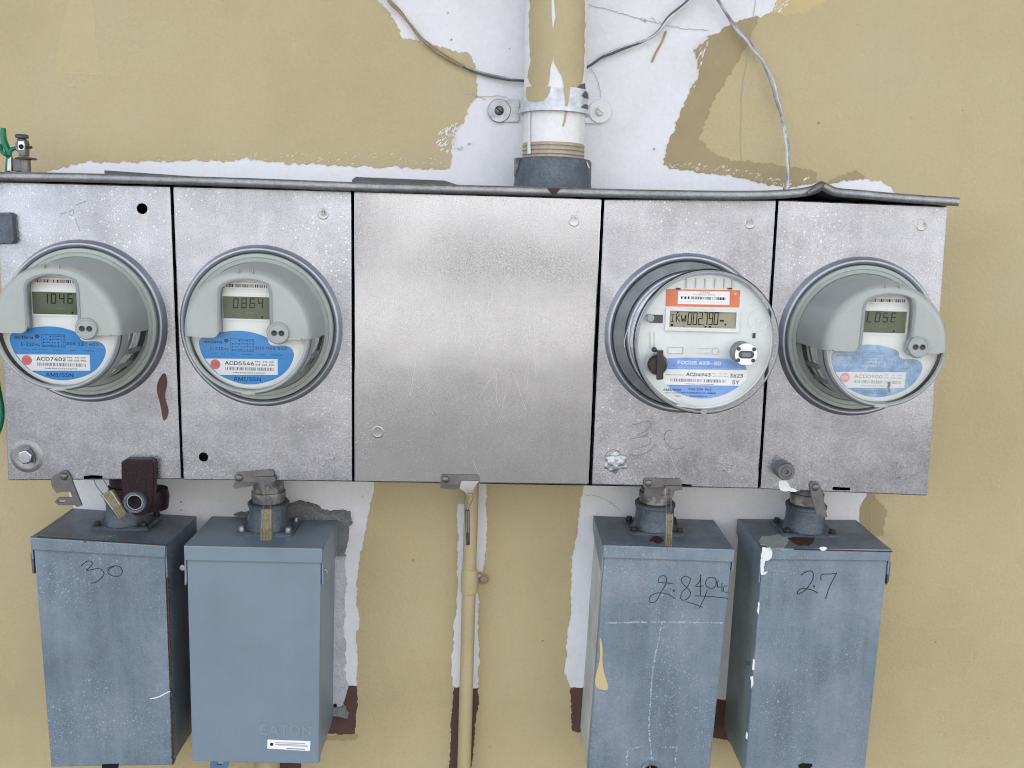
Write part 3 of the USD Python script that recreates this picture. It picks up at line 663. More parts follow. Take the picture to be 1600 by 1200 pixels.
def meter_a(k, fc, label, digits, acd, serial, code, fade=False, lcd_shift=0.0):
    rc = C[k]
    t = thing('electric_meter', label, 'electric meter', (rc[0], YP, rc[1]), 'electric meters on the cabinet')
    blue, red, ink, inkb = ('blue_faded', 'red_faded', 'print_faded', 'print_faded_blue') if fade else ('blue_print', 'red_print', 'print', 'print_blue')
    part('base_flange', rev([(.0, .004), (.074, .004), (.0785, .006), (.0795, .0095), (.0835, .0100), (.0842, .0092), (.0850, .0100), (.0888, .0096), (.0896, .0075), (.0896, -.015)], rc, YP), 'flange_plastic', t, smooth=30)
    split = loc(z2, [(500, 676)], YF)[0][1]
    th = math.asin(split / RF)
    rb = .011; rs = RF / .0735
    arc = [(RF - rb + rb * math.cos(a), UA - rb + rb * math.sin(a)) for a in np.linspace(0, math.pi / 2, 9)]
    side = [(.0800 * rs, .006), (.0795 * rs, .012), (.0778 * rs, .024), (.0765 * rs, .045)] + arc
    ms = [rev(side, fc, YP, th, math.pi - th, 90)]
    # the base of the shell sits on the flange's axis, its face a touch off it
    for m in ms:
        f_ = np.clip((YP - m.vertices[:, 1]) / UA, 0, 1); m.vertices[:, 0] += (1 - f_) * (rc[0] - fc[0]); m.vertices[:, 2] += (1 - f_) * (rc[1] - fc[1])
    win = pol(mv(loc(z2, [(335, 760), (333, 640), (329, 395), (334, 366), (350, 345), (400, 319), (450, 307), (500, 303), (560, 307), (600, 317), (628, 337), (642, 366), (648, 400), (652, 590), (652, 760)], YF), fc))
    up = sbox(fc[0] - .2, fc[1] + split, fc[0] + .2, fc[1] + .2)
    face = disc(fc, RF - rb, 128).intersection(up).difference(win)
    face0 = face
    wl_ = loc(z2, [(333, 676)], YF)[0][0] + fc[0]
    cb = sbox(wl_ - .014, fc[1] + split - .001, wl_ + .001, fc[1] + split + .014)
    face = face.difference(cb).union(face.buffer(-.0095).buffer(.0095, quad_segs=12).intersection(cb)).union(disc(fc, RF - rb, 128).intersection(sbox(fc[0] - .2, fc[1] + split, fc[0] - RF * .6, fc[1] + .2))).union(disc(fc, RF - rb, 128).intersection(sbox(fc[0] + RF * .55, fc[1] + split, fc[0] + .2, fc[1] + .2)))
    pc = mv(loc(z2, [(700, 640)], YF), fc)[0]; pr = .0122
    face = face.union(disc(pc, pr + .0012).intersection(disc(fc, RF - rb)))
    ms.append(sheet(face, YF + .0022, .0022))
    # the step along the lower edge of the grey half
    ms.append(sheet(face.buffer(.0001).intersection(sbox(fc[0] - .2, fc[1] + split, fc[0] + .2, fc[1] + split + .0022)), YF + .006, .0068))
    sh = part('shell', ms, 'shell_plastic', t, smooth=35)
    wi = win.intersection(up)
    part('window_frame', [sheet(win.buffer(.0022).difference(win).intersection(face).difference(disc(pc, pr)), YF, .0009), sheet(win.difference(win.buffer(-.0010)).intersection(sbox(fc[0] - .2, fc[1] + split + .0065, fc[0] + .2, fc[1] + .2)), YF + .009, .0095)], 'frame_plastic', sh, smooth=False)
    for el in polys(face.difference(face.buffer(-.0011)).intersection(disc(fc, RF - rb - .0015)).difference(sbox(fc[0] - .2, fc[1] + split + .02, fc[0] + .2, fc[1] + .2))): part('edge_line', sheet(el, YF, .0005), 'frame_plastic', sh, smooth=False)
    bo = part('optical_port', [rev([(pr, -.006), (pr, .0030), (pr - .0008, .0038), (pr - .002, .0038), (pr - .0026, .0032), (0, .0032)], pc, YF, n=48)], 'boss_plastic', sh, smooth=30)
    for dx in (-.0041, .0041):
        q = (pc[0] + dx, pc[1])
        part('port_lens', [rev([(.0032, .0033), (.0032, .0040), (.0025, .0042), (.0024, .0036)], q, YF, n=24)], 'dark_inner', bo, smooth=True)
        part('port_lens', [rev([(.0025, .0036), (.001, .0034), (0, .0034)], q, YF, n=20)], 'black_plastic', bo, smooth=True)
    part('moulded_notch', [sheet(sbox(fc[0] - .0085, fc[1] + RF - .0055, fc[0] - .0078, fc[1] + RF - .001), YF + .003, .0035), sheet(sbox(fc[0] + .0078, fc[1] + RF - .0055, fc[0] + .0085, fc[1] + RF - .001), YF + .003, .0035)], 'boss_plastic', sh, smooth=False)
    # clear lower half
    low = rev([(RF * .985, .020), (RF * .985, UA - .007), (RF * .97, UA - .003), (RF * .945, UA - .0015)], fc, YP, math.pi - th, 2 * math.pi + th, 90)
    cc = part('clear_cover', [low, sheet(disc(fc, RF * .95, 96), YF + .0045, .0012)], 'clear_cover', t, smooth=30)
    part('cover_rim', [rev([(RF * .992, UA - .026), (RF * 1.0, UA - .020), (RF * 1.005, UA - .012), (RF * .996, UA - .0085), (RF * .988, UA - .0075)], fc, YP, math.pi - th, 2 * math.pi + th, 80),
                       rev([(RF * .986, UA - .005), (RF * .975, UA - .001), (RF * .955, UA + .0003), (RF * .93, UA - .0004), (RF * .912, UA - .003)], fc, YP, math.pi - th, 2 * math.pi + th, 80)], 'rim_plastic', t, smooth=40)
    part('rim_seam', rev([(RF * .993, UA - .0078), (RF * .992, UA - .0060), (RF * .984, UA - .0048)], fc, YP, math.pi - th, 2 * math.pi + th, 80), 'dark_inner', t, smooth=True)
    part('cover_catch', [block((fc[0] - .008, YF - .0006, fc[1] - RF * .985), (fc[0] + .008, YF + .004, fc[1] - RF * .925), .0006), block((fc[0] + .0055, YF - .0012, fc[1] - RF * .975), (fc[0] + .0075, YF + .002, fc[1] - RF * .94), .0004)], 'shell_plastic', t)
    # inside
    part('inner_module', [rev([(.069 * rs, .034), (.0685 * rs, UP_ - .001), (.0675 * rs, UP_)], fc, YP, n=80)], 'nameplate', t, smooth=30)
    part('inner_frame', [rev([(.073 * rs, .003), (.069 * rs, .030), (.0695 * rs, .034), (.060 * rs, .036)], fc, YP, n=80)], 'dark_inner', t, smooth=30)
    for a in np.radians([205, 222, 318, 335]):
        q = (fc[0] + .071 * math.cos(a), fc[1] + .071 * math.sin(a))
        part('inner_rib', block((q[0] - .003, YP - .05, q[1] - .003), (q[0] + .003, YP - .01, q[1] + .003)), 'grey_inner', t)
    npn = part('nameplate', sheet(disc(fc, .0676 * rs, 96), YN + .001, .001), 'nameplate', t, smooth=False)
    part('blue_field', sheet(pol(smooth_poly(mv(A['blue'], fc), 4)), YN, .00012), blue, npn, smooth=False)
    part('white_border', sheet(pol(smooth_poly(mv(A['blue'], fc), 4)).buffer(.0012), YN, .00006), 'label_white', npn, smooth=False)
    st = part('serial_sticker', sheet(pol(mv(A['sticker'], fc)), YN - .0001, .00012), 'label_white', npn, smooth=False)
    y1, y2 = YN - .00012, YN - .00022

    def tx(s, x0, x1, yb, h, y, bold=True):
        a, b, z0, z1 = rect(zD, x0, yb - h, x1, yb, YN); return lettering(s, a + fc[0], b + fc[0], z0 + fc[1], z1 - z0, y, bold)

    def bx(x0, y0, x1, y1_):
        a, b, z0, z1 = rect(zD, x0, y0, x1, y1_, YN); return sbox(a + fc[0], z0 + fc[1], b + fc[0], z1 + fc[1])
    a, b, z0, z1 = rect(zD, 525, 385, 1075, 435, YN)
    part('bar_code', sheet(barcode(a + fc[0], b + fc[0], z0 + fc[1], z1 + fc[1], acd), y2, .00006), 'print_faded' if fade else 'print_grey', st, smooth=False)
    part('lettering', [tx(acd, 517, 850, 370, 48, y2), tx('FPL  TC-GP', 862, 1075, 341, 20, y2), tx('405-103-900', 866, 1075, 376, 23, y2), tx(code, 610, 980, 466, 22, y2)], ink, st, smooth=False)
    rcx = mv(loc(zD, [(412, 358)], YN), fc)[0]
    part('round_mark', [sheet(disc(rcx, .0058, 32), y2, .00006)], red, st, smooth=False)
    part('lettering', [tx('C/D', 374, 450, 374, 34, y2 - .0001, True)], 'label_white' if fade else 'print_red', st, smooth=False)
    grid = bx(583, 66, 852, 214).difference(bx(588, 71, 847, 209))
    dots = [bx(x, y, x + 17, y + 15) for x, y in [(676, 82), (764, 82), (600, 118), (676, 118), (764, 118), (600, 152), (764, 152), (600, 186), (684, 186), (764, 186)]]
    part('lettering', [tx('aclara', 278, 490, 118, 36, y1), tx('I-210+c', 350, 565, 200, 42, y1), tx(serial, 860, 1222, 196, 40, y1), tx('3.0   CL 200      240V      3W      FM2S', 368, 1172, 260, 30, y1),
                       tx('TYPE I-210+c  240V  TA 30  60Hz  Kh 7.2', 358, 1185, 288, 17, y1), tx('10  11', 700, 845, 98, 18, y1), tx('20  21', 700, 845, 134, 18, y1), tx('75', 628, 660, 134, 18, y1), tx('30 42', 628, 745, 168, 18, y1), tx('51', 800, 842, 168, 18, y1), tx('50  62', 628, 750, 202, 18, y1), tx('52', 800, 842, 202, 18, y1),
                       tx('AMI/SSN', 617, 930, 550, 48, y1), sheet(unary_union([grid] + dots), y1, .00006)], inkb, npn, smooth=False)
    sw = [disc(mv(loc(zD, [(535 + 16 * math.cos(q), 88 + 14 * math.sin(q))], YN), fc)[0], .0011, 12) for q in np.arange(5) * 1.256]
    part('swirl_mark', sheet(unary_union(sw), y1, .00006), inkb, npn, smooth=False)
    # display
    a, b, z0, z1 = rect(zL, 325, 485, 1235, 905, YN); ls = lcd_shift
    lcd = part('display', [sheet(sbox(a + fc[0] + ls, z0 + fc[1], b + fc[0] + ls, z1 + fc[1]), YN - .0004, .0003)], 'lcd', t, smooth=False)
    a2, b2, z02, z12 = rect(zL, 290, 450, 1275, 935, YN)
    part('display_bezel', [sheet(sbox(a2 + fc[0] + ls, z02 + fc[1], b2 + fc[0] + ls, z12 + fc[1]).difference(sbox(a + fc[0] + ls, z0 + fc[1], b + fc[0] + ls, z1 + fc[1])), YN, .0022)], 'nameplate', lcd, smooth=False)
    gs = []
    for i, ch in enumerate(digits):
        a, b, z0, z1 = rect(zL, 500 + i * 146, 520, 605 + i * 146, 708, YN)
        gs.append(seven(ch, a + fc[0] + ls, z0 + fc[1], b - a, z1 - z0, (b - a) * .25))
    gs.append(disc(mv(loc(zL, [(1030, 865)], YN), (fc[0] + ls, fc[1]))[0], .0013, 12))
    part('digits', [sheet(unary_union(gs), YN - .0007, .00006)], 'lcd_segment', lcd, smooth=False)
    a, b, z0, z1 = rect(zL, 755, 770, 890, 800, YN)
    part('lettering', lettering('kWh', a + fc[0] + ls, b + fc[0] + ls, z0 + fc[1], z1 - z0, YN - .0007), 'print_grey', lcd, smooth=False)
    a, b, z0, z1 = rect(zL, 300, 150, 1240, 440, YN)
    tl = part('bar_code_label', sheet(sbox(a + fc[0] + ls, z0 + fc[1], b + fc[0] + ls, z1 + fc[1]).intersection(disc(fc, .066)), YN, .00015), 'label_white', npn, smooth=False)
    a, b, z0, z1 = rect(zL, 385, 268, 1180, 345, YN)
    part('bar_code', sheet(barcode(a + fc[0] + ls, b + fc[0] + ls, z0 + fc[1], z1 + fc[1], acd + 'b', 30), y2, .00006), 'print', tl, smooth=False)

    def t2(s, x0, x1, yb, h):
        a, b, z0, z1 = rect(zL, x0, yb - h, x1, yb, YN); return lettering(s, a + fc[0] + ls, b + fc[0] + ls, z0 + fc[1], z1 - z0, y2)
    part('lettering', [t2('CERTIFIED MODEL', 560, 920, 252, 26), t2('CONTAINS ' + serial, 440, 1040, 376, 22), t2('FCC ID: OWS-NIC515  IC: 5975A-NIC515', 345, 1200, 412, 24)], 'print_grey', tl, smooth=False)
    return t, npn, st


shade('print_red', (.42, .07, .08), .5)
shift = lambda px, py: np.array(P(px, py, YP - UA)[[0, 2]])
FC = [shift(86, 513), cA, None, shift(1386, 541.7)]
M1 = meter_a(0, FC[0], 'grey half-shell electric meter with display reading 1046 and blue label ACD7402', '1046', 'ACD7402', '305 127 402', '1NG305127402APGP')
M2 = meter_a(1, FC[1], 'grey half-shell electric meter with display reading 0864 and blue label ACD5546', '0864', 'ACD5546', '305 045 546', '1NG305045546APGP')
M4 = meter_a(3, FC[3], 'grey half-shell electric meter with display reading LOSE and faded blue label ACD0900', 'LOSE', 'ACD0900', '304 219 082', '1NG304219082APGP', True, -.003)
zM4 = zoom(1290, 530, 8.889)
q = XZ(zM4([(862, 595), (895, 590), (898, 640), (882, 680), (855, 685)]), YN)
part('ink_blot', [sheet(pol(q), YN - .0003, .0001), sheet(unary_union([stroke(XZ(zM4(s), YN), .0007, False) for s in ([(870, 690), (875, 735)], [(885, 690), (893, 735)])]), YN - .0003, .0001)], 'print_grey', M4[2], smooth=False)

# the clear-domed meter
rc = C[2]; fc = np.array(P(1105.6, 536, YP - UB)[[0, 2]]); YFB = YP - UB; YNB = YFB + .012; zB = zoom(940, 390, 4.286)
RB = (P(1105.6, 536 - 114, YFB)[2] - P(1105.6, 536 + 114, YFB)[2]) / 2
t = thing('electric_meter', 'clear domed electric meter with orange label and black reset knob marked ACD4943', 'electric meter', (rc[0], YP, rc[1]), 'electric meters on the cabinet')


def lean(m):
    f_ = np.clip((YP - m.vertices[:, 1]) / UB, 0, 1); m.vertices[:, 0] += (1 - f_) * (rc[0] - fc[0]); m.vertices[:, 2] += (1 - f_) * (rc[1] - fc[1]); return m


part('base_flange', rev([(0, .003), (.080, .003), (.083, .0075), (.0888, .008), (.0896, .006), (.0896, -.015)], rc, YP), 'grey_inner', t, smooth=30)
part('clear_cover', [lean(rev([(.0850, .008), (.0830, .012), (RB * 1.0, .03), (RB, UB - .010), (RB * .995, UB - .005), (RB * .975, UB - .0015), (RB * .95, UB), (0, UB + .0008)], fc, YP))], 'clear_cover', t, smooth=50)
part('cover_rim', [rev([(RB * 1.001, UB - .012), (RB * 1.006, UB - .009), (RB * 1.004, UB - .006), (RB * .998, UB - .0045)], fc, YP)], 'dark_inner', t, smooth=True)
part('cover_edge', [rev([(RB * .985, UB - .0022), (RB * .972, UB - .0004), (RB * .955, UB + .0004), (RB * .948, UB + .0001)], fc, YP)], 'rim_plastic', t, smooth=True)
part('inner_can', [lean(rev([(.078, .004), (.0765, .02), (.0745, UB - .04), (.0735, UB - .022)], fc, YP))], 'grey_inner', t, smooth=30)
fp = part('face_plate', [sheet(disc(fc, .0780, 96), YNB + .002, .002), rev([(.0780, UB - .040), (.0788, UB - .014), (.0780, UB - .0118), (.0765, UB - .0112), (.0752, UB - .0119)], fc, YP)], 'silver_plate', t, smooth=30)


def bz(pts): return XZ(zB(pts), YNB)
def brect(x0, y0, x1, y1):
    (a, b), (c_, d) = bz([(x0, y0), (x1, y1)]); return sbox(a, d, c_, b)
def bt(s, x0, x1, yb, h, y, bold=True):
    (a, b), (c_, d) = bz([(x0, yb - h), (x1, yb)]); return lettering(s, a, c_, d, b - d, y, bold)


ol = part('orange_label', sheet(pol(bz([(432, 264), (930, 272), (922, 388), (426, 380)])), YNB, .00012), 'orange_print', fp, smooth=False)
wl = part('white_label', sheet(pol(bz([(512, 276), (858, 281), (855, 370), (510, 364)])), YNB - .0001, .0001), 'label_white', ol, smooth=False)
yb_ = YNB - .00022
x0, z0, x1, z1 = brect(532, 312, 832, 338).bounds
part('bar_code', sheet(barcode(x0, x1, z0, z1, 'f', 34), yb_, .00006), 'print', wl, smooth=False) if False else part('bar_code', sheet(barcode(x0, x1, z0, z1, 'f', 34), yb_, .00006), 'print', fp, smooth=False)
part('lettering', [bt('ITRON', 655, 722, 294, 13, yb_, True), bt('461580047190773', 612, 758, 308, 11, yb_), bt('FCC ID: 0WS-NIC511140   IC: 5975A-NIC511-40', 520, 842, 356, 11, yb_)], 'print_grey', fp, smooth=False)
for x in (497, 842): part('label_clip', sheet(brect(x, 255, x + 30, 266), YNB, .002), 'black_plastic', fp, smooth=False)
part('fin', [sheet(brect(x, 195, x + 2.5, 258), YNB, .0012) for x in (565, 628, 690, 755, 818, 870)], 'print_faded', fp, smooth=False)
lcd = part('display', sheet(brect(455, 410, 890, 525), YNB - .0006, .0006), 'lcd_tan', t, smooth=False)
part('display_bezel', [sheet(brect(430, 392, 912, 552).difference(brect(455, 408, 893, 527)), YNB, .003)], 'silver_plate', lcd, smooth=False)
zI = zoom(1010, 430, 8.889); gs = []


def ir(x0, y0, x1, y1):
    (a, b), (c_, d) = XZ(zI([(x0, y0), (x1, y1)]), YNB); return a, d, c_ - a, b - d


for i, ch in enumerate('002790'):
    x, z, w, h = ir(572 + i * 73, 512, 622 + i * 73, 692); gs.append(seven(ch, x, z, w, h, w * .24, .03))
x, z, w, h = ir(338, 540, 385, 648); gs.append(seven('I', x, z, w, h, w * .22, 0))
for s in ([(412, 540), (412, 645)], [(455, 545), (418, 592), (458, 640)], [(482, 555), (492, 645), (505, 600), (520, 645), (540, 555)], [(545, 560), (545, 640)]):
    gs.append(stroke(XZ(zI(s), YNB), .0010, False))
for x_, y_, r_ in ((782, 685, 9), (432, 520, 14), (352, 690, 20), (515, 718, 10), (815, 718, 16), (880, 718, 16), (1095, 685, 14)):
    gs.append(disc(XZ(zI([(x_, y_)]), YNB)[0], r_ / 8.889 * .00073, 12))
x, z, w, h = ir(1015, 618, 1070, 645); gs.append(sbox(x, z, x + w, z + h))
part('digits', sheet(unary_union(gs), YNB - .0013, .00006), 'lcd_segment', lcd, smooth=False)
part('sensor_slot', [sheet(brect(325, 435, 408, 492), YNB, .0006)], 'dark_inner', fp, smooth=False)
part('sensor_post', [rev([(.0045, 0), (.0045, .008), (.003, .009), (0, .009)], bz([(318, 455)])[0], YNB, n=24)], 'rim_plastic', fp, smooth=30)
part('round_mark', [sheet(disc(bz([(1052, 472)])[0], .0127, 40).difference(disc(bz([(1052, 472)])[0], .0122, 40)), YNB, .0007), sheet(disc(bz([(1052, 472)])[0], .0035, 24).difference(disc(bz([(1052, 472)])[0], .0030, 24)), YNB, .0007)], 'label_white', fp, smooth=False)
part('small_plug', sheet(brect(1012, 558, 1026, 592), YNB, .002), 'black_plastic', fp, smooth=False)
part('moulded_slot', [sheet(unary_union([stroke(bz([(640, 663), (735, 663)]), .0006, False), stroke(bz([(640, 693), (735, 693)]), .0006, False), disc(bz([(762, 681)])[0], .0042).difference(disc(bz([(762, 681)])[0], .0036))]), YNB, .0006), sheet(brect(442, 650, 545, 700).difference(brect(448, 656, 539, 694)), YNB, .0005), sheet(unary_union([stroke(bz([(325, 552), (325, 660)]), .0006, False), stroke(bz([(352, 552), (352, 660)]), .0006, False)]), YNB, .0006)], 'print_faded', fp, smooth=False)
Lc = disc(fc, .0655, 96)
lb = part('blue_label', sheet(pol(bz([(440, 728), (560, 722), (850, 730), (900, 760), (960, 775), (972, 800), (972, 805), (430, 800)])), YNB, .0001), 'blue_pale', fp, smooth=False)
lw = part('white_label', sheet(pol(bz([(330, 800), (975, 808), (972, 880), (935, 912), (365, 906)])).intersection(Lc), YNB, .0001), 'label_white', fp, smooth=False)
part('blue_label', sheet(pol(bz([(360, 904), (930, 912), (880, 960), (800, 1005), (700, 1024), (600, 1022), (500, 1000), (430, 965)])).intersection(Lc), YNB, .0001), 'blue_pale', fp, smooth=False)
yq = YNB - .00012
x0, z0, x1, z1 = brect(462, 862, 835, 892).bounds
part('bar_code', sheet(barcode(x0, x1, z0, z1, 'g', 44), yq, .00006), 'print_grey', fp, smooth=False)
x0, z0, x1, z1 = brect(535, 952, 765, 968).bounds
part('lettering', [bt('ACD4943', 566, 730, 850, 26, yq), bt('FPL  TC-GP', 740, 842, 836, 9, yq, False), bt('405-103-307', 742, 846, 854, 10, yq, False), bt('3623', 860, 946, 858, 26, yq, True), bt('5Y', 876, 920, 902, 26, yq, True), bt('1NG534274943APGP', 560, 752, 906, 10, yq), bt('METER NO', 430, 548, 843, 9, yq, False)], 'print', fp, smooth=False)
part('lettering', [bt('AMI/SSN', 412, 528, 948, 18, yq, True), bt('534 274 943', 582, 735, 944, 17, yq), bt('TEST AMPS', 420, 520, 964, 9, yq), bt('CANADA', 590, 708, 988, 12, yq), bt('FM2S', 490, 530, 985, 9, yq), sheet(barcode(x0, x1, z0, z1, 'h', 30), yq, .00006)], 'print_blue', fp, smooth=False)
part('lettering', [bt('FOCUS AXR-SD', 510, 800, 774, 30, yq), bt('TYPE AXR-SD CL200 240V 3W 60Hz TA30 Kh7.2 FM2S', 452, 930, 800, 14, yq)], 'label_white', fp, smooth=False)
kb = np.array(bz([(368, 765)])[0]); kx = XZ(zB([(368, 765)]), YFB)[0]
kp = part('reset_knob', [rev([(.0105, .0), (.0105, .008), (.009, .010), (0, .010)], kx, YFB, n=40), sheet(pol(XZ(zB([(376, 678), (410, 676), (412, 740), (422, 770), (410, 800), (410, 866), (374, 870), (372, 800)]), YFB - .014)).buffer(.0004), YFB - .008, .007)], 'black_plastic', t, smooth=30)
part('knob_collar', [rev([(.0125, -.0005), (.0125, .004), (.0112, .005), (.0108, .002)], kx, YFB, n=40)], 'rim_plastic', t, smooth=True)
part('knob_cap', [rev([(.003, 0), (.0028, .005), (0, .006)], XZ(zB([(350, 668)]), YFB)[0], YFB, n=20)], 'dark_inner', t, smooth=True)
pc = XZ(zB([(968, 703)]), YFB - .010)[0]
pf = disc(pc, .0128, 48).intersection(sbox(pc[0] - .02, pc[1] - .0118, pc[0] + .02, pc[1] + .02))
op = part('optical_port', [sheet(pf, YFB - .004, .006), rev([(.0128, -.012), (.0128, .0045)], pc, YFB, n=48)], 'grey_inner', t, smooth=30)
part('port_face', sheet(pf.buffer(-.0003), YFB - .010, .0005), 'label_white', op, smooth=False)
part('port_window', [sheet(LineString([(pc[0] - .0045, pc[1]), (pc[0] + .0045, pc[1])]).buffer(.0042), YFB - .0105, .0003)], 'dark_inner', op, smooth=False)
part('port_window', [sheet(LineString([(pc[0] - .003, pc[1]), (pc[0] + .003, pc[1])]).buffer(.0024), YFB - .0108, .0003)], 'grey_inner', op, smooth=False)
for dx in (-.0088, .0082):
    for dz in (-.0064, .0062):
        part('port_screw', [rev([(.0022, 0), (.0022, .0006), (.0015, .0007), (.0012, .0002), (0, .0002)], (pc[0] + dx, pc[1] + dz), YFB - .0105, n=20)], 'dark_inner', op, smooth=True)
part('cover_screw', [rev([(.0035, 0), (.0032, .0012), (.002, .0015), (.0015, .0008), (0, .0008)], XZ(zB([(685, 1090)]), YFB)[0], YFB + .001, n=24)], 'rim_plastic', t, smooth=True)
part('seal_notch', sheet(pol(XZ(zB([(505, 1035), (635, 1050), (625, 1064), (500, 1048)]), YFB)), YFB + .001, .0012), 'print_faded', t, smooth=False)
part('side_scratch', [sheet(stroke(XZ(zB([(190, 500), (172, 540), (155, 590), (152, 655)]), YP - .07), .0006), YP - .072, .0002)] if False else [tube([P(*q, YP - .065) for q in zB([(190, 505), (172, 545), (157, 595), (153, 655)])], .0004, 5)], 'label_white', t)

# ------------------------------------------------------------------ switch boxes under the cabinet
YB = -.116


def switch_box(label, tl, tr, bl, br, band, mats, hub_px, hub_mat='cast_metal', bolt_mat='black_plastic', group=None, hub=True, nip_mat='painted_metal', flapL=None, flapR=None, yc=-.047):
    """tl, tr: front corners of the hood; bl, br: bottom corners of the cover; band: pixel height of the hood's front band."""
    mb, mc, mh, mt = mats
    ztop = P((tl[0] + tr[0]) / 2, (tl[1] + tr[1]) / 2, YB)[2]
    t = thing('switch_box', label, 'switch box', (P((bl[0] + br[0]) / 2, bl[1], YB)[0], 0, P(bl[0], bl[1], YB)[2]), group)
    fl_ = lambda x, y, Y: P(x, y, Y)[[0, 2]]
    HT = [tuple(fl_(*tl, YB - .003)), tuple(fl_(*tr, YB - .003))]
    Bq = [tuple(fl_(*bl, YB)), tuple(fl_(*br, YB))]
    ins = .0022
    body = [(Bq[0][0] + .001, Bq[0][1] + .002), (Bq[1][0] - .001, Bq[1][1] + .002), (HT[1][0] - ins - .001, HT[1][1] - .004), (HT[0][0] + ins + .001, HT[0][1] - .004)]
    part('box_body', plate(body, -.1085, .1085, .0012), mb, t, smooth=40)
    cov = [Bq[0], Bq[1], (HT[1][0] - ins, HT[1][1] - .012), (HT[0][0] + ins, HT[0][1] - .012)]
    cover = part('box_cover', plate(cov, YB, .012, .0018), mc, t, smooth=40)
    bz_ = band * .00082
    hood = [(HT[0][0], HT[0][1] - bz_), (HT[1][0], HT[1][1] - bz_), HT[1], HT[0]]
    hd = part('hood', [plate(hood, YB - .003, .012, .0016)], mh, t, smooth=40)
    # top of the hood back to the wall
    top = np.array([[HT[0][0], YB - .002, HT[0][1] - .0004], [HT[1][0], YB - .002, HT[1][1] - .0004], [HT[1][0], -.001, HT[1][1] - .0004 + .001], [HT[0][0], -.001, HT[0][1] - .0004 + .001]])
    und = top - [0, 0, .004]
    part('hood_top', trimesh.convex.convex_hull(np.vstack([top, und])), mt, hd, smooth=False)
    for sgn, x, zt, dep in ((-1, HT[0][0], HT[0][1], flapL), (1, HT[1][0], HT[1][1], flapR)):
        if not dep: continue
        pr = np.array([(YB - .0005, zt - .0015), (YB - .0005, zt - dep[0]), (YB + .012, zt - dep[0] - .004), (-.002, zt - dep[1]), (-.002, zt + .0012)])
        v = np.vstack([np.column_stack([np.full(5, x + o), pr]) for o in (sgn * .0006, -sgn * .0014)])
        part('hood_flap', trimesh.convex.convex_hull(v), mh, hd, smooth=False)
    hx = P(*hub_px, yc); hz = ztop
    if hub:
        pl = block((hx[0] - .038, yc - .029, hz - .001), (hx[0] + .038, yc + .029, hz + .0055), .0018)
        zt = P(hub_px[0], 760, yc)[2]
        hb = part('hub', [pl, zrev([(.0305, hz + .005), (.0275, hz + .009), (.0262, hz + .02), (.0258, hz + .034), (.0275, hz + .035), (.0275, hz + .039), (.0255, hz + .041), (.019, hz + .041)], (hx[0], yc))], hub_mat, t, smooth=35)
        part('nipple', [zrev([(.0215, hz + .040), (.0215, hz + .046), (.0225, hz + .0465), (.0225, hz + .055), (.0205, hz + .056), (.0205, hz + .120)], (hx[0], yc))], nip_mat, t, smooth=35)
        for dx in (-.031, .031):
            for dy in (-.022, .022):
                b_ = zrev([(.0052, hz + .0055), (.0052, hz + .0065), (.0042, hz + .0068), (.0040, hz + .0105), (.0032, hz + .0115), (0, hz + .0115)], (hx[0] + dx, yc + dy), 20)
                part('bolt', b_, bolt_mat, hb, smooth=30)
    return t, cover, hd, (HT, Bq, ztop)


G = 'switch boxes hung under the cabinet'
old3 = ('galvanised_old', 'galvanised_old', 'galvanised_old', 'galvanised_top')
B1 = switch_box('weathered galvanised switch box numbered 30 with rusty right edge', (46.5, 839.5), (258, 852.5), (79.5, 1199), (270, 1196), 21, old3, (199, 806), group=G, flapL=(.030, .02), flapR=(.044, .022), nip_mat='maroon', hub_mat='cast_metal')
B2 = switch_box('smooth grey painted switch box with a white sticker near its foot', (287, 852.5), (503.5, 857), (300, 1190), (498, 1194), 25, ('grey_enamel',) * 4, (420.5, 815), bolt_mat='zinc', group=G, flapL=(.050, .03), flapR=(.050, .03))
B3 = switch_box('weathered galvanised switch box with chalk lines and a crossed-out handwritten number', (943, 851.5), (1148, 858.5), (918, 1212), (1108, 1216), 22, ('side_white',) + old3[1:], (1022, 815), group=G, flapL=(.036, .02), flapR=(.03, .02))

B4 = switch_box('weathered galvanised switch box numbered 27 splashed with white paint', (1191, 856.5), (1393, 858.5), (1163, 1214), (1350.5, 1216), 20, ('side_green',) + old3[1:], (1257, 818), group=G, flapL=(.048, .02), flapR=(.035, .02))


def PZ(px, py, z):
    d = (px - 800) / F * RT + (py - 600) / F * DN + FW
    return CAM + (z - CAM[2]) / d[2] * d


for bx_, pts, mt in ((B3, [(983, 840), (995, 836), (1020, 838), (1038, 846), (1034, 850), (1012, 845), (990, 845)], 'rust'), (B4, [(1232, 843), (1250, 840), (1274, 843), (1270, 848), (1240, 848)], 'rust'), (B4, [(1186, 846), (1200, 838), (1215, 836), (1232, 843), (1228, 854), (1194, 853)], 'side_white'), (B1, [(105, 826), (135, 832), (180, 838), (160, 843), (110, 836)], 'side_green')):
    z_ = bx_[3][2] + .0001
    q = np.array([PZ(x, y, z_) for x, y in ragged(list(smooth_poly(pts, 3)), 2.2, 2, 9)]); q = q[:, :2]
    m_ = trimesh.creation.extrude_polygon(pol(q), .0011, engine='earcut'); m_.apply_translation((0, 0, z_)); part('stain', m_, mt, bx_[2], smooth=False)


def ink(box, strokes, z, w=.0012, mat='ink', name='handwriting', y=YB, t=.00015, smooth=True):
    return part(name, [sheet(stroke(XZ(z(s), y), w, smooth), y, t) for s in strokes], mat, box, smooth=False)


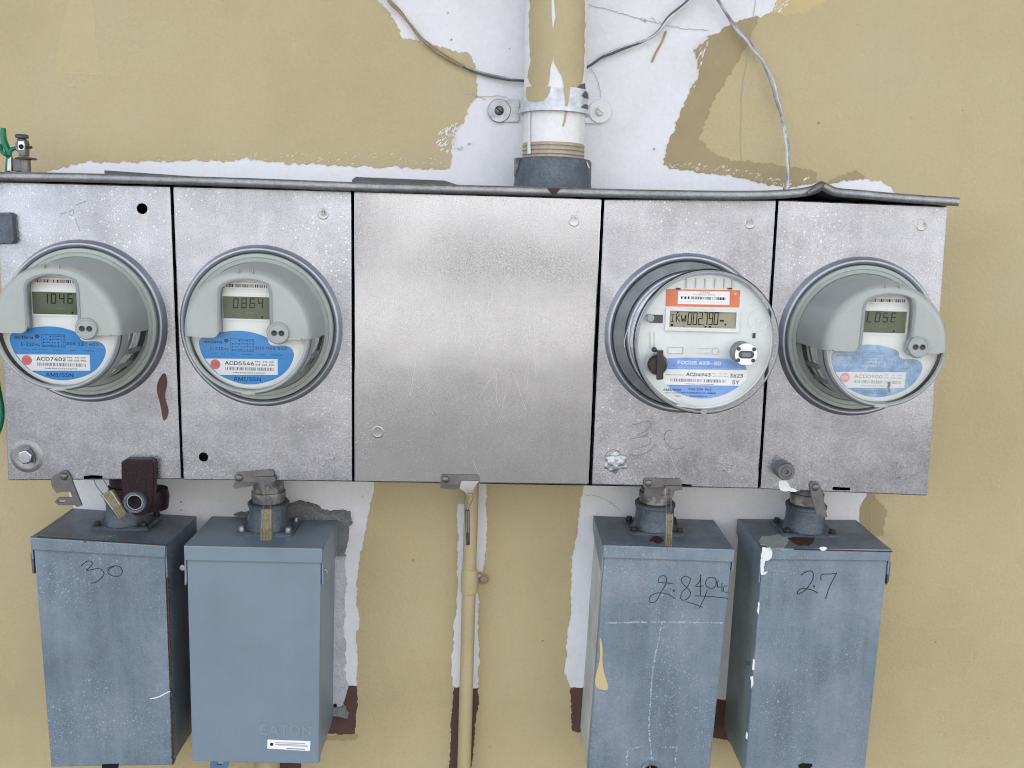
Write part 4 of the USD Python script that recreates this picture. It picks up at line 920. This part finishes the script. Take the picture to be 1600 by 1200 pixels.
ink(B1[1], [[(565, 862), (590, 840), (620, 828), (640, 840), (625, 870), (600, 893), (650, 885), (705, 890), (722, 912), (700, 950), (660, 978), (632, 984)], [(790, 868), (755, 890), (750, 905), (800, 935), (840, 925), (850, 895), (830, 868), (785, 865), (745, 880)]], z7, .0011)
zb3b = zoom(900, 690, 4.614)
ink(B3[1], [[(592, 1010), (605, 975), (640, 968), (652, 985), (640, 1040), (600, 1110), (560, 1160), (530, 1155), (540, 1115), (600, 1090), (660, 1100), (718, 1135)], [(592, 1015), (640, 1018), (695, 1022)],
               [(822, 985), (790, 970), (760, 990), (785, 1040), (825, 1090), (800, 1135), (762, 1140), (755, 1110), (800, 1050), (828, 985)], [(860, 1040), (890, 1010), (900, 965)], [(898, 960), (898, 1112)], [(865, 1045), (920, 1040)],
               [(1000, 985), (960, 980), (935, 1010), (950, 1050), (990, 1055), (1010, 1010), (1005, 985), (1025, 1050)], [(1025, 1000), (1020, 1045), (1055, 1048)], [(1052, 1020), (1052, 1085)], [(1090, 1040), (1070, 1045), (1065, 1080), (1095, 1085)],
               [(860, 1112), (960, 1116), (1092, 1130)], [(945, 1070), (920, 1140), (888, 1200)], [(795, 1155), (850, 1170), (912, 1195)]], zb3b, .0010)
part('handwriting', sheet(disc(XZ(zb3b([(705, 1075)]), YB)[0], .0014, 12), YB, .00015), 'ink', B3[1], smooth=False)
ink(B4[1], [[(560, 962), (600, 938), (638, 934), (650, 960), (630, 1020), (570, 1085), (535, 1097), (540, 1075), (590, 1060), (640, 1070), (682, 1092)], [(706, 1000), (708, 962), (760, 955), (818, 948)], [(818, 948), (770, 1040), (738, 1132)]], zb4, .0012)
part('handwriting', sheet(disc(XZ(zb4([(655, 1043)]), YB)[0], .0014, 12), YB, .00015), 'ink', B4[1], smooth=False)
# box 1: rusty edge, scratch, foot slot, hinge tab
rr = random.Random(3); pe = [(rr.uniform(-.7, 1.3) + 260.5 + (y - 868) * .0283, y) for y in np.arange(905, 1195, 2.2)]
part('rust_edge', sheet(LineString(XZ(pe, YB)).buffer(.0009), YB + .0016, .0018), 'rust', B1[1], smooth=False)
part('scratches', sheet(stroke(XZ(zoom(0, 940, 4.616)([(1085, 700), (1160, 680), (1235, 653), (1236, 680)]), YB), .0012), YB, .0002), 'label_white', B1[1], smooth=False)
part('foot_slot', sheet(pol(XZ([(160, 1194), (186, 1193), (185, 1200), (159, 1202)], YB)), YB, .0004), 'black', B1[1], smooth=False)
part('hinge_tab', plate(XZ(z7([(215, 770), (238, 765), (244, 915), (228, 910)]), YB + .006), YB + .004, .01, .0008), 'dark_steel', B1[0], smooth=False)
part('rust_edge', sheet(LineString(XZ([(60, 837.5), (120, 841.5), (200, 846.5), (257, 850.5)], YB)).buffer(.0007), YB - .0022, .001), 'rust', B1[2], smooth=False)
# box 2: side screws, pressed name, sticker, hasp foot
for x, y in ((286.5, 886), (508.5, 892)):
    hexbolt(x, y, YB + .012, .0042, .004, 'zinc', B2[0], 'side_screw')
for a in ([(289, 880), (292.5, 880), (292.5, 912), (289, 914)], [(499.5, 882), (502.5, 882), (502.5, 915), (500.5, 917)]):
    part('side_lip', plate(XZ(a, YB + .004), YB + .002, .01, .0006), 'grey_enamel', B2[0], smooth=False)
zS = zoom(390, 1110, 12.3)
em = lambda s, x0, x1, yb, h, bold=True: (lambda a, b: lettering(s, a[0], b[0], b[1], a[1] - b[1], YB + .0002, bold, .0007))(*XZ(zS([(x0, yb - h), (x1, yb)]), YB))
part('pressed_name', em('EATON', 205, 1190, 470, 195), 'grey_relief', B2[1], smooth=False, label='maker name pressed in raised letters')
part('pressed_bars', [sheet(pol(XZ(zS([(x0, 228), (x1, 232), (x1, 250), (x0, 246)]), YB)), YB, .0005) for x0, x1 in ((195, 420), (550, 760), (905, 1180))], 'grey_relief', B2[1], smooth=False)
stk = part('sticker', sheet(pol(XZ(zS([(345, 560), (1168, 590), (1158, 780), (740, 755), (340, 730)]), YB)), YB, .00015), 'label_white', B2[1], smooth=False)
part('sticker_mark', sheet(disc(XZ(zS([(425, 650)]), YB)[0], .0024, 24), YB - .00015, .0001), 'ink', B2[1], smooth=False)
part('lettering', [sheet(stroke(XZ(zS(s), YB), w, False), YB - .00015, .0001) for s, w in (([(500, 620), (1060, 632)], .0011), ([(500, 650), (1100, 668)], .0009), ([(560, 672), (1120, 690)], .0007), ([(720, 728), (1060, 748)], .0014))], 'print_grey', B2[1], smooth=False)
hf = pol(XZ(z6([(236, 1122), (420, 1130), (400, 1140), (392, 1180), (375, 1215), (280, 1215), (262, 1178), (268, 1136), (240, 1135)]), YB)).difference(pol(XZ(z6([(320, 1145), (362, 1147), (345, 1172), (312, 1168)]), YB)))
part('foot_hasp', sheet(hf, YB + .004, .003), 'blue_tab', B2[0], smooth=False)
# box 3: chalk lines, tan drip, keyed ring
zc3 = zoom(860, 900, 4.0)


def chalk(s, w, seed):
    p = smooth_poly(XZ(zc3(s), YB), 10, False) if len(s) > 2 else np.array(XZ(zc3(s), YB)); r = random.Random(seed); out = []
    d = np.r_[0, np.cumsum(np.linalg.norm(np.diff(p, axis=0), axis=1))]; k = int(d[-1] / .0016)
    for u in np.linspace(0, d[-1], k):
        if r.random() < .22: continue
        q = (np.interp(u, d, p[:, 0]) + r.uniform(-1, 1) * w * .25, np.interp(u, d, p[:, 1]) + r.uniform(-1, 1) * w * .25)
        out.append(Point(q).buffer(r.uniform(.25, .62) * w, quad_segs=2))
    return unary_union(out)


part('chalk_line', [sheet(chalk(s, w, i), YB, .0001) for i, (s, w) in enumerate((([(345, 295), (500, 290), (700, 287), (900, 290), (1075, 292)], .0022), ([(698, 290), (675, 400), (652, 520), (632, 680), (622, 850), (618, 1000), (628, 1080), (632, 1140)], .0022), ([(478, 1200), (480, 1085)], .0022), ([(480, 1085), (510, 1080), (560, 1068)], .0018), ([(700, 1072), (790, 1072)], .002), ([(790, 1072), (778, 1200)], .0022)))], 'chalk', B3[1], smooth=False, kind='stuff')
part('paint_drip', sheet(pol(smooth_poly(XZ(zc3([(312, 385), (322, 420), (325, 520), (335, 600), (358, 680), (358, 708), (325, 710), (296, 700), (300, 560), (308, 440)]), YB), 5)), YB, .0005), 'tan_fresh', B3[1], smooth=False)
rg = P(1017, 1203, YB)[[0, 2]]
lk = part('cam_lock', [rev([(.0145, 0), (.0145, .004), (.013, .006), (.0105, .006), (.0100, .002)], rg, YB, n=48)], 'zinc', B3[1], smooth=40)
part('lock_core', [rev([(.0100, .0022), (0, .0022)], rg, YB, n=32)], 'black', lk, smooth=False)
part('lock_wire', tube([(rg[0] - .002, YB - .003, rg[1] + .0085), (rg[0] - .0035, YB - .009, rg[1] + .003), (rg[0] - .002, YB - .006, rg[1] - .006)], .0012, 8), 'zinc', lk)
# box 4: white paint, pin on its side, foot slot, hinge tab
part('paint_splash', sheet(pol(XZ(ragged(zb4([(280, 765), (340, 762), (358, 800), (335, 850), (300, 860), (285, 950), (318, 935), (305, 955), (275, 960), (270, 930)]), 1.2, seed=5), YB - .003)).buffer(.0001), YB - .003, .0004), 'white_paint', B4[2], smooth=False)
part('paint_splash', sheet(pol(smooth_poly(XZ(zb4([(692, 768), (720, 758), (748, 768), (735, 782), (705, 782)]), YB - .003), 4)), YB - .003, .0005), 'white_paint', B4[2], smooth=False)
zb4b = zoom(1100, 900, 3.2)
part('paint_chips', [sheet(pol(XZ(ragged(zb4b(s), .8, 2, i), YB)).buffer(.0002), YB + .001, .0014) for i, s in enumerate(([(246, 415), (254, 420), (250, 470), (243, 468)], [(232, 505), (246, 500), (247, 540), (238, 560)], [(272, 130), (278, 132), (272, 190), (266, 180)], [(212, 780), (216, 782), (215, 815), (210, 812)]))], 'white_paint', B4[1], smooth=False)
px = P(1178, 1037, YB + .02)
part('side_pin', tube([px + [.004, 0, 0], px + [-.004, -.002, .001], px + [-.013, -.004, .003]], .0022, 10), 'steel', B4[0])
part('foot_slot', sheet(pol(XZ(zb4b([(470, 945), (490, 935), (540, 938), (542, 950), (530, 960), (520, 975), (480, 970)]), YB)), YB, .0004), 'black', B4[1], smooth=False)
part('hinge_tab', plate(XZ(zb4([(1178, 875), (1205, 870), (1192, 1000), (1175, 1030)]), YB + .006), YB + .004, .01, .0008), 'dark_steel', B4[0], smooth=False)
part('rust_edge', sheet(LineString(XZ([(1240, 857), (1320, 859), (1392, 860.5)], YB)).buffer(.0009), YB - .0022, .001), 'rust', B4[2], smooth=False)

# ------------------------------------------------------------------ lock block and wire seals
zK = zoom(130, 710, 9.23)
YK = YP - .014
kb_ = P(*zK([(775, 660)])[0], YK)
lock = thing('barrel_lock_block', 'dark maroon cast lock block clamped over the cabinet edge above box 30', 'lock', kb_)
kg = pol(XZ(zK([(540, 115), (600, 75), (960, 82), (1010, 125), (1010, 420), (1000, 700), (940, 820), (860, 890), (740, 885), (640, 820), (580, 720), (550, 500)]), YK)).buffer(-.001).buffer(.001)
part('lock_body', plate(list(kg.exterior.coords)[:-1], YK, .012, .0018), 'maroon', lock, smooth=False)
part('lock_rear', zrev([(.0, P(225, 760, -.06)[2]), (.021, P(225, 760, -.06)[2]), (.023, P(225, 772, -.06)[2]), (.021, P(225, 790, -.06)[2]), (0, P(225, 792, -.06)[2])], (P(236, 772, -.07)[0], -.07), 40), 'maroon', lock, smooth=40)
part('lock_barrel', rev([(.0142, 0), (.0142, .004), (.0130, .006), (.0112, .0062), (.0100, .0055), (.0095, -.004)], XZ(zK([(760, 680)]), YK)[0], YK, n=48), 'cast_metal', lock, smooth=40)
part('barrel_liner', rev([(.0098, .004), (.0098, .0066), (.0088, .0066), (.0086, -.003)], XZ(zK([(772, 668)]), YK)[0], YK, n=48), 'zinc', lock, smooth=40)
part('key_hole', rev([(.0088, .0005), (0, .0005)], XZ(zK([(780, 655)]), YK)[0], YK, n=32), 'black', lock, smooth=False)


def seal(label, corners, wires, mat='seal_plastic', y=YP - .014, ridges=4, cut=.62, wire_mat='dark_steel'):
    q = np.array(XZ(corners, y)); c = q.mean(0)
    t = thing('wire_seal', label, 'wire seal', (c[0], y, c[1]), 'wire seals hung from the cabinet latches')
    part('seal_body', plate([tuple(x) for x in q], y - .0025, .005, .0006, corner=.0008), mat, t, smooth=40)
    for k in range(ridges):
        u = (k + .5) / ridges
        a = q[0] * (1 - u) + q[1] * u; b = q[3] * (1 - u) + q[2] * u; s = a * (1 - cut) + b * cut
        part('rib', tube([(s[0], y - .0028, s[1]), (b[0] * .96 + s[0] * .04, y - .0028, b[1] * .96 + s[1] * .04)], .0009, 6, fit=False), mat, t, smooth=True)
        part('rib', tube([(a[0], y - .0026, a[1]), (s[0], y - .0026, s[1])], .0005, 6, fit=False), 'steel' if k in (0, ridges - 1) else mat, t, smooth=True) if k in (0, ridges - 1) else None
    for w in wires: part('wire', tube([P(x, yy, Y) for x, yy, Y in w], .0006, 6), wire_mat, t)
    return t


seal('yellowed clear wire seal dangling aslant beside the maroon lock block', zK([(255, 575), (425, 508), (645, 842), (535, 932)]), [[(146, 747, YP - .002), (150, 758, YP - .008), (160, 771, YP - .014)], [(160, 747, YP - .002), (166, 757, YP - .01), (172, 768, YP - .014)]])
seal('yellowed upright wire seal hanging in front of the grey painted box hub', z8([(615, 468), (690, 466), (690, 682), (612, 686)]), [[(412, 752, YP - .01), (412.5, 775, YP - .013), (412, 797, YP - .014)], [(419, 752, YP - .01), (428, 777, YP - .013), (424, 783, YP - .014), (423, 797, YP - .014)]])
seal('dark grey wire seal hanging by a loop over the thin conduit', zc([(414, 466), (450, 466), (453, 724), (424, 726)]), [[(729, 772, YP - .012), (730, 785, YP - .013), (729, 798, YP - .014)], [(731, 772, YP - .012), (738, 771, YP - .012), (739, 778, YP - .012), (733, 791, YP - .013), (731, 797, YP - .014)]], mat='seal_dark', ridges=2)
seal('brownish wire seal hanging before the hub of the chalk-marked box', zb3([(645, 512), (700, 520), (688, 756), (640, 745)]), [[(1042, 762, YP - .01), (1041, 785, YP - .013), (1041, 802, YP - .014)], [(1048, 765, YP - .01), (1048.5, 785, YP - .013), (1048, 803, YP - .014)]])

# ------------------------------------------------------------------ service mast with coupling, and its strap
RM, YM = .0392, -.047
mc_ = np.array([P(865.5, 200, YM)[0], YM]); mtop = P(871.5, -400, YM)
ax = lambda z: np.array([np.interp(z, [P(865, 240, YM)[2], P(871, 0, YM)[2]], [P(864.8, 240, YM)[0], P(870.8, 0, YM)[0]]), YM])
slope = (P(870.8, 0, YM)[0] - P(864.8, 240, YM)[0]) / (P(871, 0, YM)[2] - P(865, 240, YM)[2])
zth, zcp, zcb = P(865, 221, YM - RM)[2], P(865, 246, YM - RM)[2], P(865, 296, YM)[2]
mast = thing('service_mast', 'tan and white painted service mast pipe rising from the cabinet top', 'pipe', (mc_[0], YM, zcb))


def tilt(m):
    m.vertices[:, 0] += (m.vertices[:, 2] - P(865, 200, YM)[2]) * slope; return m


part('pipe', tilt(zrev([(RM, zth), (RM, 3.6)], mc_, 96)), 'white_paint', mast, smooth=True)


def on_pipe(pts, r, y=YM, cx=None):
    """Pixels -> (arc length, z) on the front of the pipe."""
    out = []
    for px_, py_ in pts:
        d = (px_ - 800) / F * RT + (py_ - 600) / F * DN + FW
        c0 = mc_[0] if cx is None else cx
        for _ in range(3):
            ox = CAM[0] - c0; oy = CAM[1] - y
            a, b, c_ = d[0] ** 2 + d[1] ** 2, 2 * (ox * d[0] + oy * d[1]), ox * ox + oy * oy - r * r
            D = max(b * b - 4 * a * c_, 0); h = CAM + (-b - math.sqrt(D)) / (2 * a) * d
            c0 = mc_[0] + (h[2] - P(865, 200, YM)[2]) * slope if cx is None else cx
        out.append((math.atan2(h[0] - c0, -(h[1] - y)) * r, h[2]))
    return out


def wrap(g, r, off=.0004):
    """A shape in (arc length, z) laid on the pipe's front."""
    out = []
    for k in range(-30, 30):
        s = g.intersection(sbox(k * .004, -9, (k + 1) * .004, 9))
        for p in polys(s):
            v, f = trimesh.creation.triangulate_polygon(p, engine='earcut'); th = v[:, 0] / r
            out.append(trimesh.Trimesh(np.column_stack([mc_[0] + (r + off) * np.sin(th), YM - (r + off) * np.cos(th), v[:, 1]]), f, process=False))
    m = cat(out)
    return tilt(m) if m is not None else None


zP = zoom(740, 110, 6.0)
tanp = [(828, -900), (828, 0), (827, 40), (828, 80), (829, 100)] + zP([(515, 0), (512, 60), (525, 130), (560, 160), (640, 165), (700, 140), (712, 100), (716, 40)]) + [(860, 100), (862, 98), (864, 89), (867, 98), (873, 112)] + zP([(820, 60), (835, 120), (842, 150), (850, 156), (905, 158), (960, 152), (1010, 130), (1025, 60), (1030, 0)]) + [(912, 90), (914, 40), (914, 0), (914, -900)]
gt = pol(on_pipe(ragged(tanp, 1.4, 6, 81), RM))
gt = gt.difference(pol(on_pipe([(862, -5), (865, -5), (867, 18), (868, 26), (864, 46), (862, 24)], RM)))
part('tan_coat', wrap(gt, RM), 'tan_pipe', mast, smooth=True)
part('dark_chip', wrap(unary_union([pol(on_pipe(zP(s), RM)) for s in ([(965, 160), (1000, 130), (1040, 120), (1045, 180)], )]), RM, .0007), 'cast_metal', mast, smooth=True)
part('thread', [tilt(zrev([(RM - .0011, zcp - .01), (RM - .0011, zth + .001)], mc_, 72))] + [tilt(zrev([(RM - .0004, zth - k * .0052), (RM + .0006, zth - k * .0052 - .0012), (RM + .0006, zth - k * .0052 - .0034), (RM - .0010, zth - k * .0052 - .0046), (RM - .0006, zth - k * .0052 - .0052)], mc_, 72)) for k in range(5)], 'thread', mast, smooth=40)
drip = pol(on_pipe(zP([(520, 380), (545, 400), (540, 560), (548, 780), (515, 785), (520, 560)]), RM + .001))
part('paint_run', wrap(drip, RM, .0022), 'white_paint', mast, smooth=True)
zc1 = zcp + .001
cpl = part('coupling', tilt(zrev([(RM, zc1 - .004), (RM + .004, zc1), (.0475, zc1 - .001), (.0490, zc1 - .004), (.0492, zc1 - .030), (.0505, zc1 - .036), (.0520, zc1 - .040), (.0520, zcb - .012)], mc_, 96)), 'cast_metal', mast, smooth=30)
chip = pol(on_pipe(zP([(375, 830), (440, 815), (425, 900), (395, 985), (378, 1000)]), .0494))
part('paint_chip', wrap(chip, .0494, .0006), 'painted_metal', cpl, smooth=True)
part('paint_chip', wrap(pol(on_pipe(zP([(1055, 850), (1068, 870), (1085, 915), (1075, 918), (1060, 885)]), .0494)), .0494, .0006), 'white_paint', cpl, smooth=True)
# strap
zs0, zs1 = P(862, 137, YM - RM)[2], P(862, 172, YM - RM)[2]
strap = thing('pipe_strap', 'two-hole metal strap holding the mast pipe to the wall with washers', 'pipe strap', (mc_[0], 0, (zs0 + zs1) / 2))
rs_ = RM + .0016


def arcband(r0, r1, za, zb_, a0, a1):
    th = np.linspace(a0, a1, 60); v, f = [], []
    for a in th:
        for r, z in ((r0, za), (r1, za), (r1, zb_), (r0, zb_)): v.append((mc_[0] + r * math.sin(a), YM - r * math.cos(a), z))
    for i in range(59):
        for j in range(4):
            a, b = i * 4 + j, i * 4 + (j + 1) % 4; f += [(a, b, b + 4), (a, b + 4, a + 4)]
    f += [(0, 2, 1), (0, 3, 2), (236, 237, 238), (236, 238, 239)]
    m = trimesh.Trimesh(np.array(v), f, process=False); m.fix_normals()
    return tilt(m)


band = part('band', [arcband(RM + .0002, rs_ + .0016, zs0, zs1, -2.2, 2.2), arcband(rs_, rs_ + .0042, zs1 + .0045, zs1 - .0005, -2.0, 2.0)], 'strap_metal', strap, smooth=40)
gb = pol(on_pipe(zP([(495, 155), (725, 150), (715, 200), (690, 250), (650, 285), (580, 300), (520, 290), (495, 255)]), rs_ + .0016))
gb2 = pol(on_pipe(zP([(842, 150), (905, 150), (900, 210), (885, 320), (872, 372), (862, 372), (855, 250)]), rs_ + .0016))
part('tan_drip', [wrap(gb, rs_ + .0016), wrap(gb2, rs_ + .0016, .0006)], 'tan_pipe', band, smooth=True)
part('tan_drip', wrap(pol(on_pipe(zP([(862, 368), (880, 368), (862, 480), (845, 530), (830, 522), (842, 470)]), RM)), RM, .0006), 'tan_pipe', mast, smooth=True)
part('bare_patch', [wrap(pol(on_pipe(zP(s), rs_ + .0016)), rs_ + .0016, .0007) for s in ([(1010, 235), (1045, 190), (1070, 220), (1078, 270), (1040, 260)], [(1005, 340), (1040, 315), (1075, 330), (1060, 400), (1030, 385)])], 'cast_metal', band, smooth=True)
for sgn, poly_, wc in ((-1, [(290, 290), (330, 270), (415, 270), (425, 300), (425, 470), (410, 482), (215, 482), (165, 440), (150, 370), (180, 300), (240, 278)], (240, 378)), (1, [(1060, 300), (1120, 290), (1210, 290), (1262, 330), (1272, 400), (1250, 470), (1200, 500), (1045, 495), (1035, 400)], (1185, 385))):
    ear = part('ear', sheet(pol(XZ(zP(poly_), -.002)).buffer(-.001).buffer(.001), -.0006, .0024), 'washer_zinc' if sgn < 0 else 'white_paint', strap, smooth=False)
    c = XZ(zP([wc]), -.003)[0]
    part('washer', rev([(.0150, 0), (.0150, .0012), (.0143, .0018), (.006, .0018), (.0055, .0008)], c, -.003, n=48), 'washer_zinc' if sgn < 0 else 'white_paint', ear, smooth=30)
    sw = part('screw', rev([(.0062, 0), (.0060, .002), (.0045, .0036), (.002, .0042), (0, .0043)], c, -.0045, n=32), 'hasp_steel' if sgn < 0 else 'white_paint', ear, smooth=True)
    part('screw_slot', sheet(stroke([(c[0] - .004, c[1] + .003), (c[0] + .0035, c[1] - .003)], .0014, False), -.0086, .0004), 'black' if sgn < 0 else 'print_faded', sw, smooth=False)

# ------------------------------------------------------------------ thin conduit under the cabinet
RC, YC = .0098, -.020
top = P(737.5, 752, YC); bot = P(723.5, 1230, YC)
con = thing('conduit', 'thin tan painted conduit running down the wall below the middle panel', 'conduit', bot)
part('tube', tube([top + [0, 0, .01], P(734.5, 850, YC), P(730.5, 1000, YC), P(725, 1200, YC), P(716, 1500, YC), P(700, 2100, YC)], RC, 32, dens=.02), 'tan_pipe', con, smooth=True)
ck_ = [P(733.8, y, YC) for y in (890, 893, 894, 923, 925, 928)]
part('coupling', tube([P(734.2, 889, YC), P(734, 892, YC), P(733.6, 908, YC), P(733.0, 924, YC), P(733, 927, YC)], [RC + .0002, RC + .0022, RC + .0026, RC + .0022, RC + .0002], 32, fit=False), 'tan_pipe', con, smooth=35)
lc = P(757, 905, -.004)
lg = part('wire_eye', trimesh.creation.torus(major_radius=.0055, minor_radius=.0016, major_sections=28, minor_sections=8), 'tan_pipe', con) if False else part('wire_eye', tube([P(746, 897, -.01), P(752, 896, -.004)] + [lc + .0058 * np.array([math.cos(a), 0, math.sin(a)]) for a in np.linspace(1.9, -3.6, 14)], .0014, 8), 'tan_old', con)

# ------------------------------------------------------------------ loose wires, ground clamp, strips on the roof
def wire(name, label, pts, r, mats, seed):
    """A pair of conductors loosely twisted together."""
    q = np.array([P(x, y, Y) for x, y, Y in pts]); d = np.r_[0, np.cumsum(np.linalg.norm(np.diff(q, axis=0), axis=1))]
    s = np.linspace(0, d[-1], max(40, int(d[-1] / .003))); c = CubicSpline(d, q, bc_type='natural')(s)
    wob = np.column_stack([vnoise(np.column_stack([s * 60, s * 0, s * 0 + k]), seed + k) - .5 for k in range(3)]) * r * .7
    t = thing(name, label, 'wire', q[-1], 'loose wires on the wall')
    for k, mt in enumerate(mats):
        ph = s * 38 + k * math.pi; o = np.column_stack([np.cos(ph), np.sin(ph) * .6, np.sin(ph)]) * r * .55 if len(mats) > 1 else 0
        part('conductor', tube(c + wob + o, r * (.72 if len(mats) > 1 else 1), 8, fit=False), mt, t, smooth=True)
    return t


wire('wire', 'brownish painted wire sagging across the white patch left of the mast', [(600, -30, -.01), (610, 2, -.008), (622, 14, -.006), (640, 38, -.005), (660, 62, -.005), (682, 80, -.005), (705, 93, -.005), (728, 105, -.006)], .0022, ['wire_tan', 'wire_tan'], 3)
wire('wire', 'bare grey wire running behind the left side of the mast', [(726, 104, -.006), (745, 112, -.006), (770, 119, -.006), (795, 124, -.008), (830, 125, -.004)], .0021, ['wire_grey', 'cast_metal'], 4)
wire('wire', 'grey and white twisted wire rising to the right behind the mast', [(905, 111, -.004), (918, 105, -.007), (940, 90, -.008), (972, 75, -.008), (1005, 64, -.008), (1025, 52, -.008), (1045, 28, -.009), (1062, 14, -.01), (1080, -4, -.01), (1105, -40, -.01)], .0023, ['wire_white', 'cast_metal'], 5)
wire('wire', 'whitish twisted cable curving down the tan wall into the cabinet top', [(1095, -40, -.02), (1122, -2, -.015), (1140, 28, -.012), (1162, 58, -.012), (1182, 82, -.012), (1202, 118, -.014), (1216, 165, -.016), (1226, 205, -.02), (1232, 245, -.028), (1231, 272, -.036), (1227, 297, -.045)], .0026, ['wire_white', 'wire_grey'], 6)
gw = P(8, 240, -.07)
t = thing('green_wire', 'green earth wire twisted upright at the left end of the cabinet roof', 'wire', P(8, 268, -.07), 'green wire at the cabinet end')
part('strand', tube([P(11, 275, -.07), P(13, 252, -.07), P(14, 240, -.07), P(8, 226, -.07), P(5, 200, -.07)], [.0028, .003, .0035, .0042, .003], 10), 'green_plastic', t)
part('strand', tube([P(12, 243, -.072), P(6, 240, -.076), P(2, 236, -.074), P(0, 228, -.07), P(-12, 222, -.07)], .0024, 10), 'green_plastic', t)
part('strand', tube([P(13, 243, -.072), P(18, 234, -.07), P(26, 231, -.068)], [.003, .0026, .0022], 10), 'green_plastic', t)
t = thing('green_wire', 'green wire hanging along the left side of the cabinet beside the first meter', 'wire', P(0, 690, -.03), 'green wire at the cabinet end')
part('strand', tube([P(-8, 560, -.03), P(-3, 610, -.03), P(2, 640, -.03), P(1, 660, -.03), P(-6, 680, -.03)], .004, 12), 'green_plastic', t)
zG = zoom(0, 170, 5.0); YG = -.075
t = thing('ground_clamp', 'small steel ground clamp with a screw standing on the left end of the cabinet roof', 'clamp', P(37, 268, YG))
gpt = lambda x, y: P(*zG([(x, y)])[0], YG)
cx_ = gpt(200, 430)
part('post', zrev([(.0058, gpt(200, 500)[2]), (.0058, gpt(200, 400)[2]), (.004, gpt(200, 395)[2])], (cx_[0], YG), 20), 'hasp_steel', t, smooth=30)
part('bracket', plate(XZ(zG([(105, 390), (180, 385), (180, 490), (110, 490)]), YG), YG - .004, .012, .001), 'dark_steel', t, smooth=False)
part('bracket_edge', plate(XZ(zG([(78, 400), (108, 372), (108, 490), (74, 490)]), YG), YG - .006, .004, .0008), 'steel', t, smooth=False)
part('flange', zrev([(0, gpt(0, 392)[2]), (.012, gpt(0, 390)[2]), (.0125, gpt(0, 382)[2]), (.010, gpt(0, 375)[2]), (0, gpt(0, 373)[2])], (gpt(205, 380)[0], YG), 24), 'hasp_steel', t, smooth=30)
lug = pol(XZ(zG([(158, 372), (160, 345), (140, 330), (132, 270), (148, 245), (205, 245), (216, 275), (214, 330), (214, 372)]), YG)).buffer(-.0008).buffer(.0008)
lgm = part('lug', plate(list(lug.exterior.coords)[:-1], YG - .005, .010, .0010), 'hasp_steel', t, smooth=40)
part('lug_face', sheet(pol(XZ(zG([(142, 255), (185, 252), (192, 275), (190, 320), (145, 322)]), YG - .005)), YG - .005, .0004), 'label_white', lgm, smooth=False)
part('lug_hole', sheet(disc(XZ(zG([(168, 296)]), YG - .005)[0], .0030, 20), YG - .0054, .0003), 'black', lgm, smooth=False)
part('screw', [zrev([(0, gpt(0, 248)[2]), (.0055, gpt(0, 246)[2]), (.0055, gpt(0, 232)[2]), (.0035, gpt(0, 228)[2]), (.0072, gpt(0, 224)[2]), (.0076, gpt(0, 205)[2]), (.0064, gpt(0, 196)[2]), (0, gpt(0, 194)[2])], (gpt(170, 200)[0], YG), 24)], 'cast_metal', t, smooth=30)
part('wire_stub', tube([gpt(214, 302), gpt(250, 302)], .0016, 8, fit=False), 'rust', t)
a, b = P(163, 266, -.09), P(302, 275.5, -.09)
q = np.array([a, b, b + [0, 0, -.006], a + [0, 0, -.006]])
part('metal_strip', trimesh.convex.convex_hull(np.vstack([q, q + [0, .02, 0]])), 'teal_strip', smooth=False, label='narrow dark teal strip lying on the left of the cabinet roof', category='metal strip')
a, b, c_, d = P(550, 281, -.08), P(556, 276.5, -.05), P(694, 282, -.05), P(716, 289, -.08)
q = np.array([a, b, c_, d])
part('metal_strip', trimesh.convex.convex_hull(np.vstack([q, q - [0, 0, .005]])), 'cast_metal', smooth=False, label='flat grey strip lying on the cabinet roof left of the mast', category='metal strip')
# conduit stubs below the painted box
t = thing('conduit', 'pale tan conduit stub leaving the underside of the grey painted box', 'conduit', P(418, 1230, -.05))
part('tube', tube([P(418, 1180, -.05), P(417, 1230, -.05), P(412, 1500, -.05)], .0175, 32, dens=.02), 'tan_pipe', t, smooth=True)
